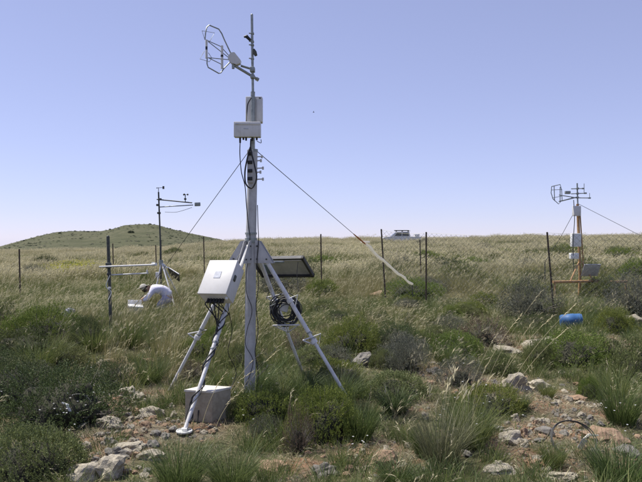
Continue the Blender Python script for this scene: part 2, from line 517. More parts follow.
def heads(C, Ln, which, hl, hw, seed=0, wind=.5, fl=5):
    """feathery seed heads: several slim quads at the tips of the given stalks"""
    g = np.random.default_rng(seed)
    Vs = []; Fs = []
    for i in which:
        tip = C[i, -1]; d = C[i, -1] - C[i, -2]; d = d / (np.linalg.norm(d) + 1e-9)
        for k in range(fl):
            t = k / fl
            p = tip - d * hl * (1 - t) * .8
            q = p + (d + np.array([wind * .8, 0, -.25]) * (.3 + t) + g.normal(0, .22, 3)) * hl * g.uniform(.45, .8)
            s = g.normal(0, 1, 3); s = np.cross(q - p, s); s = s / (np.linalg.norm(s) + 1e-9) * hw / 2
            mid = (p + q) / 2 + np.array([0, 0, .004])
            b = len(Vs); Vs += [p, mid - s, q, mid + s]; Fs.append((b, b + 1, b + 2, b + 3))
    return np.array(Vs), np.array(Fs)

def join(*vf):
    V = []; Fq = []; mi = []; b = 0
    for v, f, m in vf:
        V.append(v); Fq.append(np.asarray(f) + b); mi.append(np.full(len(f), m)); b += len(v)
    return np.concatenate(V), np.concatenate(Fq), np.concatenate(mi)

def coll(name, meshes):
    c = bpy.data.collections.new(name)
    for me in meshes:
        c.objects.link(bpy.data.objects.new(me.name, me))
    return c

def scatter(name, collection, pts, rots, scls, idx, label=None):
    me = bpy.data.meshes.new(name)
    me.vertices.add(len(pts)); me.vertices.foreach_set('co', np.asarray(pts, np.float32).ravel())
    a = me.attributes.new('rot', 'FLOAT_VECTOR', 'POINT'); a.data.foreach_set('vector', np.asarray(rots, np.float32).ravel())
    a = me.attributes.new('scl', 'FLOAT_VECTOR', 'POINT'); a.data.foreach_set('vector', np.asarray(scls, np.float32).ravel())
    a = me.attributes.new('pick', 'INT', 'POINT'); a.data.foreach_set('value', np.asarray(idx, np.int32))
    o = bpy.data.objects.new(name, me); col.objects.link(o); o['kind'] = 'stuff'
    if label: o['label'] = label
    g = bpy.data.node_groups.new(name + '_scatter', 'GeometryNodeTree')
    g.interface.new_socket('Geometry', in_out='INPUT', socket_type='NodeSocketGeometry')
    g.interface.new_socket('Geometry', in_out='OUTPUT', socket_type='NodeSocketGeometry')
    gi = g.nodes.new('NodeGroupInput'); go = g.nodes.new('NodeGroupOutput')
    ci = g.nodes.new('GeometryNodeCollectionInfo'); ci.inputs['Collection'].default_value = collection
    ci.inputs['Separate Children'].default_value = True
    ip = g.nodes.new('GeometryNodeInstanceOnPoints'); ip.inputs['Pick Instance'].default_value = True
    def na(nm, t):
        k = g.nodes.new('GeometryNodeInputNamedAttribute'); k.data_type = t; k.inputs['Name'].default_value = nm
        return [s for s in k.outputs if s.enabled][0]
    L = g.links.new
    L(gi.outputs[0], ip.inputs['Points']); L(ci.outputs[0], ip.inputs['Instance'])
    L(na('rot', 'FLOAT_VECTOR'), ip.inputs['Rotation']); L(na('scl', 'FLOAT_VECTOR'), ip.inputs['Scale']); L(na('pick', 'INT'), ip.inputs['Instance Index'])
    L(ip.outputs[0], go.inputs[0])
    md = o.modifiers.new('scatter', 'NODES'); md.node_group = g
    return o

# tall feathery grass: stalks blown towards +x
tall = []
for k in range(6):
    v, f, C, Ln = blades(64, .15, .30, .62, .0055, .22, .22, (.20, .02), 4, 100 + k)
    v2, f2, C2, L2 = blades(6, .12, .46, .74, .003, .12, .12, (.30, .03), 4, 200 + k)
    h, hf = heads(C2, L2, range(6), .09, .006, 300 + k, fl=6)
    V_, F_, mi = join((v, f, 0), (v2, f2, 1), (h, hf, 1))
    tall.append(mesh_np('tall_tuft', V_, F_, [M['g_tall'] if k < 4 else M['g_straw'], M['g_head']], mi))
far_t = []
for k in range(5):     # wider, coarser clumps for the plain beyond
    v, f, C, Ln = blades(90, .42, .26, .50, .012, .25, .2, (.16, .02), 3, 400 + k)
    v2, f2, C2, L2 = blades(22, .42, .36, .62, .006, .15, .12, (.28, .03), 3, 500 + k)
    h, hf = heads(C2, L2, range(22), .10, .014, 600 + k, fl=4)
    V_, F_, mi = join((v, f, 0), (v2, f2, 1), (h, hf, 1))
    far_t.append(mesh_np('plain_tuft', V_, F_, [M['g_tall'] if k < 3 else M['g_straw'], M['g_head']], mi))
green = []
for k in range(5):
    v, f, C, Ln = blades(60, .07, .12, .34, .0045, .30, .22, (.05, 0), 4, 700 + k)
    green.append(mesh_np('green_tuft', v, f, [M['g_green'] if k < 3 else M['g_dark']]))
low = []
for k in range(5):
    v, f, C, Ln = blades(55, .10, .04, .11, .008, .9, .5, (0, 0), 2, 800 + k)
    low.append(mesh_np('low_herb', v, f, [M['g_grey'] if k % 2 else M['g_green']]))
dry = []
for k in range(4):
    v, f, C, Ln = blades(30, .09, .10, .30, .003, .6, .5, (.12, 0), 3, 900 + k)
    v2, f2, C2, L2 = blades(5, .06, .30, .48, .0028, .2, .25, (.25, 0), 4, 950 + k)
    h, hf = heads(C2, L2, range(5), .07, .006, 960 + k)
    V_, F_, mi = join((v, f, 0), (v2, f2, 0), (h, hf, 1))
    dry.append(mesh_np('dry_tuft', V_, F_, [M['g_dry'], M['g_head']], mi))

def wedge(n, d0, d1, half=.62, power=1.0):
    """points in the viewing wedge, uniform per area when power = 1 (more near when > 1)"""
    t = rng.uniform(0, 1, n) ** power
    d = np.sqrt(d0 ** 2 + (d1 ** 2 - d0 ** 2) * t)
    x = rng.uniform(-half, half, n) * (d + 1.0)
    return x, d

def put(name, collection, x, y, s0, s1, nvar, keep=None, label=None, flat=None):
    if keep is not None: x = x[keep]; y = y[keep]
    n = len(x)
    z = height(x, y)
    rot = np.stack([rng.normal(0, .06, n), rng.normal(0, .06, n), rng.normal(0, .55, n)], -1)
    s = rng.uniform(s0, s1, n) * (lowered(x, y) if 'tall' in name or 'dry' in name else 1)
    scl = np.stack([s, s, s * rng.uniform(.85, 1.15, n)], -1)
    pick = rng.integers(0, nvar, n)
    if 'tall' in name or 'plain' in name:      # straw and green grow in drifts
        q = fbm(x / 5 + y * .02, y / 9, 31, 3) + rng.normal(0, .09, n) + .06 * sst(25, 60, y)
        cut = nvar - (2 if nvar == 6 else 2)
        pick = np.where(q > .60, rng.integers(cut, nvar, n), rng.integers(0, cut, n))
        tallness = .72 + .75 * sst(.3, .75, fbm(x / 3.1, y / 4.5, 17, 2))
        scl[:, 2] *= tallness
    return scatter(name, collection, np.stack([x, y, z], -1), rot, scl, pick, label)

def exclude(x, y):
    """keep the clearings round the front foot, the pale box and the rings free of tall growth"""
    k = np.ones(len(x), bool)
    for cx, cy, r in [(-1.12, 5.15, .28), (-1.0, 5.45, .35), (-1.05, 5.1, .4), (1.97, 4.9, .3), (-1.95, 5.9, .1)]:
        k &= np.hypot(x - cx, y - cy) > r
    return k

FOOT = []
ct = coll('tall_tufts', tall); cf = coll('plain_tufts', far_t); cg = coll('green_tufts', green); cl = coll('low_herbs', low); cd = coll('dry_tufts', dry)
lit = []
for k in range(3):
    v, f, C, Ln = blades(16, .10, .05, .16, .0035, 4.0, .05, (0, 0), 2, 1900 + k)
    v[:, 2] = v[:, 2] * .5 + .02
    lit.append(mesh_np('litter', v, f, [M['g_dry']]))
cq = coll('litter_bits', lit)

# ------------------------------------------------------------------ stones
def rock_mesh(seed, m, flat=.6, rough=.32):
    import bmesh
    bm = bmesh.new()
    bmesh.ops.create_icosphere(bm, subdivisions=3, radius=1)
    g = random.Random(seed)
    planes = []
    for k in range(9):
        v = Vector((g.gauss(0, 1), g.gauss(0, 1), g.gauss(0, .7))).normalized(); planes.append((v, g.uniform(.55, .88)))
    for v in bm.verts:
        p = v.co.copy()
        for nrm, dd in planes:
            q = p.dot(nrm)
            if q > dd: p -= nrm * (q - dd) * .9
        from mathutils import noise as mn
        q = p * 1.8 + Vector((seed * 3.1, 0, 0))
        p += v.co * (mn.noise(q) * rough + mn.noise(q * 2.7) * rough * .4 + mn.noise(q * 7) * .05)
        p.z *= flat
        v.co = p * Vector((1, .8, 1)) if False else Vector((p.x, p.y * .8, p.z))
    me = bpy.data.meshes.new('stone'); bm.to_mesh(me); bm.free(); me.materials.append(m); me.polygons.foreach_set('use_smooth', [False] * len(me.polygons)); me.update()
    return me
rocks = {k: [rock_mesh(s + 20 * j, M[mm], fl, rg) for s, (fl, rg) in enumerate([(.55, .3), (.45, .4), (.7, .35), (.35, .3), (.6, .5)])]
         for j, (k, mm) in enumerate([('pale', 'rock'), ('tan', 'rocktan'), ('grey', 'rockgrey'), ('lilac', 'lilac')])}
rg_ = random.Random(5)
def rock(px, py, wpx, kind, label, group=None, hfac=1.0, name='rock', var=None):
    p = G(px, py)
    s = wpx / F * p.y / 2 / (.90 if name == 'rock' else .85)
    me = rocks[kind][rg_.randrange(5) if var is None else var]
    o = bpy.data.objects.new(name, me); col.objects.link(o)
    o.location = (p.x, p.y, p.z + s * .12 * hfac)
    tl_ = .15 if name == 'rock' else .5
    o.rotation_euler = (rg_.uniform(-tl_, tl_), rg_.uniform(-tl_, tl_), rg_.uniform(-.7, .7) if name == 'rock' else rg_.uniform(-3, 3))
    o.scale = (s, s, s * hfac)
    if s > .05: FOOT.append((p.x, p.y, s * .8))
    return setp(o, label, 'rock' if name == 'rock' else 'stone', group)

for a_ in [
    (362, 366, 24, 'grey', 'grey boulder with dark underside in front of the green cushion shrub', 1.35, 2),
    (84, 480, 38, 'pale', 'broad lichen covered pale rock at the bottom edge, left one of two', 1.1, 0),
    (110, 476, 34, 'pale', 'rounded pale rock at the bottom edge touching the broad rock', 1.15, 2),
    (110, 428, 32, 'pale', 'pale flat rock beside the big dark spiny shrub', .9, 1),
    (128, 450, 32, 'pale', 'large pale slab in the middle of the rocky strip at the lower left', .8, 3),
    (150, 460, 32, 'pale', 'long grey slab at the right end of the lower left rocky strip', .8, 1),
    (116, 458, 24, 'grey', 'grey slab wedged above the two rocks at the bottom edge', .8, 4),
    (152, 416, 24, 'pale', 'pale rock left of the tripod foot pad', 1.0, 0),
    (126, 398, 22, 'pale', 'pale rock half way up the rocky strip', 1.0, 4),
    (138, 402, 18, 'pale', 'small whitish rock right of the rock half way up the strip', .9, 2),
    (121, 382, 18, 'tan', 'reddish flat stone near the top of the rocky strip', .7, 3),
    (104, 366, 16, 'pale', 'pale stone among reddish soil left of the rocky strip top', .9, 0),
    (150, 362, 16, 'tan', 'tan flat stone in the grass behind the rocky strip', .7, 3),
    (275, 472, 28, 'tan', 'orange brown rock below the green bushes at the tripod', 1.1, 2),
    (386, 466, 30, 'tan', 'rounded beige rock on the red soil at bottom centre', 1.2, 0),
    (325, 474, 26, 'grey', 'grey rock at the bottom edge right of the orange brown rock', .9, 4),
    (515, 391, 28, 'pale', 'jagged grey rock left of the pair on the right slope', 1.5, 4),
    (539, 391, 24, 'pale', 'jagged pale rock right of the pair on the right slope', 1.4, 1),
    (512, 442, 28, 'pale', 'grey rock left of the black ring on the stony ground', .95, 0),
    (545, 436, 22, 'grey', 'grey rock touching the left rim of the black ring', .9, 2),
    (603, 440, 40, 'tan', 'orange rock right of the black ring', .9, 1),
    (500, 472, 30, 'pale', 'pale rock at the bottom edge left of the black ring', .8, 3),
    (560, 478, 34, 'pale', 'flat pale rock at the bottom edge below the black ring', .6, 3),
    (545, 346, 44, 'pale', 'long pale slab in front of the blue drum', .5, 3),
    (507, 352, 28, 'pale', 'pale slab left of the long slab near the blue drum', .55, 1),
    (435, 374, 18, 'grey', 'grey layered stone beside the red soil right of centre', .8, 4),
    (432, 384, 14, 'tan', 'small tan stone below the grey layered stone', .8, 2),
    (382, 295, 24, 'tan', 'flat tan rock in the grass beyond the rope end', .6, 3),
    (70, 319, 14, 'lilac', 'pale lilac stone above the dark shrub at the left', 1.6, 2),
    (628, 455, 26, 'grey', 'grey rock near the right edge beside the dark grass', .8, 0),
    (575, 400, 18, 'tan', 'tan stone on the red soil right of the jagged pair', .8, 1),
    (492, 432, 22, 'grey', 'grey rock behind the left grey rock of the stony ground', .8, 1),
    (630, 325, 30, 'pale', 'pale rock among grey shrubs at the right edge', .8, 4)]:
    rock(a_[0], a_[1], a_[2], a_[3], a_[4], None, a_[5], 'rock', a_[6])

MARKS = [('the black ring', 574, 448), ('the tripod foot pad', 184, 432), ('the grey boulder', 362, 366), ('the jagged grey rocks', 527, 388), ('the orange rock', 603, 436),
         ('the orange brown rock', 275, 468), ('the rounded beige rock', 386, 460), ('the pale box', 207, 420), ('the bottom edge rock pair', 96, 478),
         ('the large pale slab', 128, 446), ('the shrub side flat rock', 112, 428), ('the grey layered stone', 435, 374), ('the bottom right tussock', 622, 482),
         ('the tall grey green tussock', 442, 462), ('the red flat stone', 121, 382), ('the long grey slab', 147, 460), ('the dark round tussock', 360, 438), ('the right edge tussock', 622, 420),
         ('the rock by the tripod', 152, 414), ('the rocks beside the ring', 512, 440)]
FARM = [('the leaning fence post', 551, 305), ('the right station', 579, 285), ('the blue drum', 571, 325), ('the rope end', 412, 290), ('the solar panel', 290, 285), ('the kneeling person', 157, 300),
        ('the boom post', 110, 320), ('the left edge fence post', 20, 290), ('the cable coil', 285, 315), ('the fence post near the pickup', 427, 290), ('the central pole', 251, 300), ('the post beside the solar panel', 321, 275), ('the right edge', 640, 290)]
def where(px, py, marks):
    nm, mx, my = min(marks, key=lambda q: (q[1] - px) ** 2 + ((q[2] - py) * 1.8) ** 2)
    dx, dy = px - mx, (py - my) * 1.8
    if abs(dx) > abs(dy): return ('left of ' if dx < 0 else 'right of ') + nm
    return ('behind ' if dy < 0 else 'in front of ') + nm
KC = {'pale': 'pale', 'tan': 'tan', 'grey': 'dark grey'}
def strew(n, cx, cy, rx, ry, w0, w1, kinds, label, group):
    for k in range(n):
        while True:
            a, b = rg_.gauss(0, .5), rg_.gauss(0, .5)
            if a * a + b * b < 1.4: break
        px, py = cx + a * rx, cy + b * ry
        py = min(max(py, 330), 500)
        kd_ = rg_.choice(kinds); ws_ = rg_.uniform(w0, w1)
        lb_ = ('tiny ' if ws_ < w0 + (w1 - w0) * .33 else 'small ' if ws_ < w0 + (w1 - w0) * .7 else 'fist sized ') + KC[kd_] + ' loose stone ' + where(px, py, MARKS)
        rock(px, py, ws_ * (py - 237) / 200, kd_, lb_, group, rg_.uniform(.7, 1.5), 'stone')
strew(105, 125, 425, 52, 66, 4, 13, ['pale', 'pale', 'grey', 'tan'], 'small loose stone in the rocky strip at the lower left', 'loose stones of the lower left rocky strip')
strew(22, 190, 428, 45, 12, 3, 9, ['tan', 'pale'], 'small stone on the bare soil around the foot of the tripod', 'stones around the tripod foot')
strew(45, 365, 456, 55, 24, 3, 10, ['tan', 'tan', 'pale'], 'small stone on the red soil at bottom centre', 'stones on the red soil at bottom centre')
strew(130, 555, 425, 82, 56, 3, 12, ['pale', 'tan', 'grey', 'pale'], 'small stone on the stony ground at the lower right', 'stones on the lower right ground')
strew(22, 455, 378, 30, 24, 4, 11, ['tan', 'grey'], 'small stone on the red soil right of centre', 'stones on the red soil right of centre')
strew(24, 240, 400, 200, 40, 4, 12, ['pale', 'grey', 'pale'], '', 'stones among the bushes of the middle ground')
strew(22, 470, 430, 60, 30, 5, 13, ['pale', 'grey', 'tan'], '', 'stones left of the stony ground')
NS = {}
for o in bpy.data.objects:
    if o.name.startswith('stone') and 'label' in o: NS.setdefault(o['label'], []).append(o)
for lb, os_ in NS.items():
    if len(os_) > 1:
        os_.sort(key=lambda q: q.location.x)
        if len(os_) == 2:
            os_[0]['label'] = lb + ', left one'; os_[1]['label'] = lb + ', right one'
        else:
            for q in os_: q['group'] = 'alike: ' + lb
# gravel: uncountable chips
cr = coll('gravel_chips', rocks['pale'][:2] + rocks['tan'][:3] + rocks['grey'][:1])
x, y = wedge(42000, 3.2, 12)
keep = rng.uniform(0, 1, len(x)) < .08 + .9 * bare(x, y)
x = x[keep]; y = y[keep]; n = len(x)
s = .005 + .020 * rng.uniform(0, 1, n) ** 2.5
scatter('gravel', cr, np.stack([x, y, height(x, y) + s * .1], -1), rng.uniform(-.6, .6, (n, 3)) * np.array([1, 1, 5]), np.stack([s, s, s], -1), rng.integers(0, 6, n),
        'small stone chips strewn over the bare reddish soil')

# ------------------------------------------------------------------ shrubs
def foliage(seed, nsprig, per, ll, lw, hf=.62, lump=.30, jut=.0, core=.64):
    g = np.random.default_rng(seed)
    n = nsprig
    a = g.uniform(0, 2 * np.pi, n); cz = g.uniform(-.12, 1, n) ** 1.0
    sz = np.sqrt(np.clip(1 - cz ** 2, 0, 1))
    D = np.stack([np.cos(a) * sz, np.sin(a) * sz, cz], -1)
    def n3(p, s):
        return (fbm(p[:, 0] * 2.1 + s + 50, p[:, 1] * 2.1 + p[:, 2] * 1.7 + 50, seed + int(s), 3) - .5) * 2
    r = 1 + lump * n3(D * 1.3, 1) + lump * .5 * n3(D * 3.2, 7)
    t = 1 - .24 * g.uniform(0, 1, n) ** 1.6
    keep = n3(D * 2.6, 13) > -.5 + .2 * (t > .9)
    D = D[keep]; r = r[keep]; t = t[keep]; n = len(D)
    pos = D * (r * t)[:, None]; pos[:, 2] *= hf
    ax = D * .9 + np.array([.12, 0, .65]) + g.normal(0, .30 + jut, (n, 3)); ax /= np.linalg.norm(ax, axis=1)[:, None]
    sl = ll * 3.0
    i = np.repeat(np.arange(n), per); m = len(i)
    u = g.uniform(0, 1, m)
    base = pos[i] + ax[i] * (u * sl)[:, None]
    rd = g.normal(0, 1, (m, 3)); rd -= ax[i] * np.sum(rd * ax[i], 1)[:, None]; rd /= np.linalg.norm(rd, axis=1)[:, None]
    ld = ax[i] * .75 + rd * .8; ld /= np.linalg.norm(ld, axis=1)[:, None]
    sd = np.cross(ld, g.normal(0, 1, (m, 3))); sd /= np.linalg.norm(sd, axis=1)[:, None]
    Lr = ll * g.uniform(.7, 1.3, m)
    p1 = base + ld * (Lr * .5)[:, None] - sd * lw / 2; p3 = base + ld * (Lr * .5)[:, None] + sd * lw / 2; p2 = base + ld * Lr[:, None]
    V = np.stack([base, p1, p2, p3], 1).reshape(-1, 3)
    V[:, 2] = np.maximum(V[:, 2], -.08)
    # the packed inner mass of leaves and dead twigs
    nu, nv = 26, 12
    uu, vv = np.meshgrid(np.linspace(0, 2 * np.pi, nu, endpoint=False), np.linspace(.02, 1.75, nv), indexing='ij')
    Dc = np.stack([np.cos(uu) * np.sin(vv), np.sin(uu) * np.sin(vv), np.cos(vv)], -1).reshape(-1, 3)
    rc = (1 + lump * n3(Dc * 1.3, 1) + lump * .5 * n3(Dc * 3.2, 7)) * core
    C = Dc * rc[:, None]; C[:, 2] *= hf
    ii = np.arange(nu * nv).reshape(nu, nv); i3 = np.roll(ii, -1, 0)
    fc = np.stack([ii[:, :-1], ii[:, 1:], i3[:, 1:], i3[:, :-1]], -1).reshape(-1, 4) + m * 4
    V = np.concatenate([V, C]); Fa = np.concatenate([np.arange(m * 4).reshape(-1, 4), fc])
    return V, Fa, pos, ax

def branches(pos, ax, n, seed, r=.008, jut=.08):
    g = random.Random(seed)
    b = MB()
    for k in range(n):
        i = g.randrange(len(pos))
        p = Vector(pos[i]); e = p + Vector(ax[i]) * jut * g.uniform(.4, 1.4)
        s0 = Vector((p.x * .12, p.y * .12, -.05))
        mid = s0.lerp(p, .55) + Vector((g.uniform(-.05, .05), g.uniform(-.05, .05), .06))
        b.tube([s0, mid, p, e], [r * 1.5, r, r * .6, r * .3], 3, cap=False)
    return b

SH = {}
def shrub_kind(key, mt, seeds, **kw):
    SH[key] = []
    for s_ in seeds:
        V, Fq, pos, ax = foliage(s_, kw.get('n', 1500), kw.get('per', 7), kw.get('ll', .055), kw.get('lw', .018), kw.get('hf', .7), kw.get('lump', .3), kw.get('jut', 0), kw.get('core', .64))
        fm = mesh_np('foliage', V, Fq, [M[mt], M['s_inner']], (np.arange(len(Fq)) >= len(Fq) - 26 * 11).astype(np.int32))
        b = branches(pos, ax, kw.get('nb', 70), s_, kw.get('r', .008), kw.get('bj', .08))
        bm_ = bpy.data.meshes.new('stems'); bm_.from_pydata(b.v, [], b.f); bm_.materials.append(M['twig']); bm_.update()
        SH[key].append((fm, bm_))
shrub_kind('dark', 's_dark', (1, 2, 3), n=3600, per=8, ll=.026, lw=.012, hf=.7, nb=150, r=.004, bj=.07, lump=.48, jut=.10)
shrub_kind('green', 's_green', (4, 5, 6), n=3600, per=9, ll=.034, lw=.013, hf=.75, nb=50, lump=.42)
shrub_kind('leafy', 's_leafy', (7, 8), n=3300, per=8, ll=.033, lw=.018, hf=.6, nb=50, lump=.40)
shrub_kind('grey', 's_grey', (9, 10), n=2200, per=6, ll=.05, lw=.012, hf=.7, nb=110, r=.005, bj=.10, lump=.45, jut=.2, core=.5)
shrub_kind('brown', 's_brown', (12, 13), n=1100, per=6, ll=.05, lw=.014, hf=.85, nb=200, r=.007, bj=.13, lump=.45, jut=.25, core=.45)

def place_shrub(kind, x, y, w_, h_, label, group=None, var=None, name='shrub'):
    v = SH[kind][(var if var is not None else rg_.randrange(99)) % len(SH[kind])]
    z = hz(x, y)
    t = thing(name, (x, y, z), label, 'shrub', group)
    if y < 22: FOOT.append((x, y, w_ / 2.2))
    hf = {'dark': .7, 'green': .75, 'leafy': .6, 'grey': .7, 'brown': .85}[kind]
    t.scale = (w_ / 2.2, w_ / 2.2, h_ / hf / 1.12)
    t.rotation_euler = (0, 0, rg_.uniform(0, 6.28))
    for nm, me in (('foliage', v[0]), ('stems', v[1])):
        o = bpy.data.objects.new(nm, me); col.objects.link(o); o.parent = t
    return t
def shrub(px, py, wpx, hpx, kind, label, group=None, var=None):
    p = G(px, py - 2)
    w_ = wpx / F * p.y; h_ = hpx / F * p.y
    y = p.y + w_ * .30
    place_shrub(kind, (px - 321) / F * y, y, w_ * 1.05, h_ * .95, label, group, var)
for a_ in [
    (62, 434, 140, 66, 'dark', 'big dark spiny shrub with grey twigs at the lower left', 0),
    (8, 415, 90, 55, 'dark', 'dark spiny shrub at the left edge beside the big dark one', 1),
    (108, 392, 60, 28, 'dark', 'lower dark shrub behind the big dark spiny shrub', 2),
    (34, 488, 110, 52, 'leafy', 'light olive leafy cushion shrub in the bottom left corner', 0),
    (38, 352, 86, 44, 'green', 'green topped shrub at the left in front of the tall grass', 0),
    (22, 358, 70, 26, 'dark', 'dark shrub low at the left edge under the green topped one', 0),
    (86, 354, 44, 36, 'dark', 'dark shrub right of the green topped shrub', 2),
    (-8, 345, 50, 38, 'dark', 'dark shrub cut by the left edge of the picture', 1),
    (62, 375, 60, 26, 'leafy', 'olive low shrub behind the big dark spiny shrub', 1),
    (268, 430, 64, 38, 'green', 'moss green bush below the central mast', 0),
    (324, 446, 78, 54, 'green', 'moss green bush with withered patches at bottom centre', 1),
    (298, 458, 34, 50, 'brown', 'withered brown shrub in front of the moss green bush', 0),
    (240, 424, 28, 20, 'leafy', 'small light green bush right of the pale box', 1),
    (265, 444, 36, 18, 'grey', 'low grey twiggy shrub in front of the mast bush', 0),
    (192, 384, 34, 22, 'brown', 'brown dry shrub behind the pale box', 1),
    (352, 356, 60, 36, 'green', 'green cushion shrub behind the grey boulder', 2),
    (398, 352, 56, 24, 'dark', 'dark shrub right of the green cushion shrub', 1),
    (406, 376, 46, 34, 'grey', 'grey green cushion right of the grey boulder', 1),
    (385, 372, 30, 18, 'leafy', 'little olive bush touching the boulder', 0),
    (484, 350, 62, 34, 'brown', 'brown grey thorny shrub right of centre', 1),
    (450, 338, 40, 18, 'grey', 'grey low shrub left of the brown thorny shrub', 0),
    (572, 370, 80, 32, 'green', 'bright green spreading shrub right of the long slab', 0),
    (540, 372, 36, 26, 'leafy', 'olive shrub left of the bright green spreading shrub', 1),
    (612, 366, 30, 24, 'dark', 'dark shrub right of the bright green spreading shrub', 2),
    (460, 392, 52, 30, 'grey', 'grey green shrub between the red soil and the jagged rocks', 0),
    (500, 378, 40, 22, 'leafy', 'low olive shrub above the left jagged rock', 0),
    (430, 352, 34, 18, 'leafy', 'olive low bush in front of the thin fence post', 1),
    (528, 322, 64, 40, 'grey', 'mauve grey shrub left of the leaning fence post', 1),
    (534, 332, 50, 18, 'dark', 'dark low shrub left of the blue drum', 0),
    (616, 336, 44, 26, 'green', 'green shrub right of the blue drum', 1),
    (632, 322, 52, 44, 'grey', 'grey shrub at the right edge above the pale rock', 0),
    (600, 300, 40, 20, 'leafy', 'olive shrub under the ochre beam of the far station', 0),
    (590, 402, 26, 22, 'green', 'small green bush on the red soil at the right', 2),
    (245, 372, 44, 24, 'leafy', 'olive bush behind the central mast', 0),
    (300, 356, 40, 22, 'brown', 'brown shrub behind the right leg of the tripod', 0),
    (640, 388, 60, 44, 'leafy', 'leafy shrub at the right edge behind the dark grass', 1),
    (215, 352, 40, 22, 'green', 'green bush between the two left tripod legs', 1),
    (30, 395, 50, 26, 'grey', 'grey twiggy shrub at the top of the dark shrubs on the left', 0)]:
    shrub(*a_[:5], a_[5], None, a_[6])

spots = []
k = 0
while len(spots) < 62:
    y = rg_.uniform(9, 42); x = rg_.uniform(-.56, .56) * y
    if rg_.random() > .35 + .65 * sst(-.1, .4, x / y): continue
    if math.hypot(x + 3.7, y - 13.3) < 1.6 or abs(x + .7) < .4 and y < 10: continue
    if -4.5 < x + .0 < -1.6 and 9 < y < 12 or x / y < -.08 and 12 < y < 30 or x / y > .32 and 12.5 < y < 19: continue
    if math.hypot(x - 4.5, y - 11.3) < .8 or math.hypot(x - 4.4, y - 10.4) < 1.0: continue
    spots.append((x, y))
while len(spots) < 80:
    y = rg_.uniform(20, 66); x = rg_.uniform(-.54, .54) * y
    if x / y < -.08 and y < 34: continue
    if math.hypot(x - 9.7, y - 76) < 12 or abs(x - 7) < 1.5 and y < 24: continue
    spots.append((x, y))
while len(spots) < 122:
    y = rg_.uniform(5.6, 15); x = rg_.uniform(-.54, .56) * y
    if math.hypot(x + 1.2, y - 5.3) < .8 or math.hypot(x - 2, y - 4.9) < .9 or float(bare(np.array([x]), np.array([y]))[0]) > .5: continue
    if any(math.hypot(x - fx, y - fy) < fr + .15 for fx, fy, fr in FOOT): continue
    if x / y > .32 and y > 12.5: continue
    if math.hypot(x - 4.5, y - 10.6) < 1.1 or math.hypot(x + 3.7, y - 13) < 1.3 or abs(x + .7) < .25 and y < 6.4: continue
    spots.append((x, y))
for x, y in spots:
    kind = rg_.choice(['grey', 'green', 'leafy', 'green', 'leafy', 'dark'])
    w_ = rg_.uniform(.6, 1.5) * (1 + y / 90) if y > 15 or len(FOOT) < 0 else rg_.uniform(.25, .8)
    lb_ = {'grey': 'mauve grey', 'green': 'bright green', 'leafy': 'olive', 'dark': 'dark green'}[kind] + (' wide' if w_ > 1.05 else ' small') + (' bush in tall grass ' if y > 15 else ' cushion bush ') + where(321 + x / y * F, 237 + CAMZ / y * F, FARM if y > 12 else FARM[:1] + FARM[2:6] + FARM[8:9] + FARM[10:11] + MARKS)
    place_shrub(kind, x, y, w_, w_ * rg_.uniform(.28, .42), lb_, 'low bushes scattered through the tall grass')

# tussocks (each a plant)
TU = []
for k, (mt, hd) in enumerate([('g_green', 0), ('g_dark', 0), ('g_grey', 8), ('g_green', 10)]):
    v, f, C, Ln = blades(620, .26, .45, 1.05, .010, .34, .26, (.04, 0), 5, 1200 + k)
    lst = [(v, f, 0)]
    if hd:
        v2, f2, C2, L2 = blades(hd, .18, .95, 1.35, .010, .2, .12, (.15, 0), 5, 1300 + k)
        h, hf = heads(C2, L2, range(hd), .2, .02, 1400 + k)
        lst += [(v2, f2, 1), (h, hf, 1)]
    V_, F_, mi = join(*lst)
    TU.append(mesh_np('tussock', V_, F_, [M[mt], M['g_head']], mi))
def tussock(px, py, wpx, hpx, var, label, group=None):
    p = G(px, py)
    o = bpy.data.objects.new('grass_tussock', TU[var]); col.objects.link(o)
    o.location = p
    FOOT.append((p.x, p.y, wpx / F * p.y / 2.6))
    o.scale = (wpx / F * p.y / 1.15, wpx / F * p.y / 1.15, hpx / F * p.y / .92)
    o.rotation_euler = (0, 0, rg_.uniform(-.5, .5))
    setp(o, label, 'grass tussock', group)
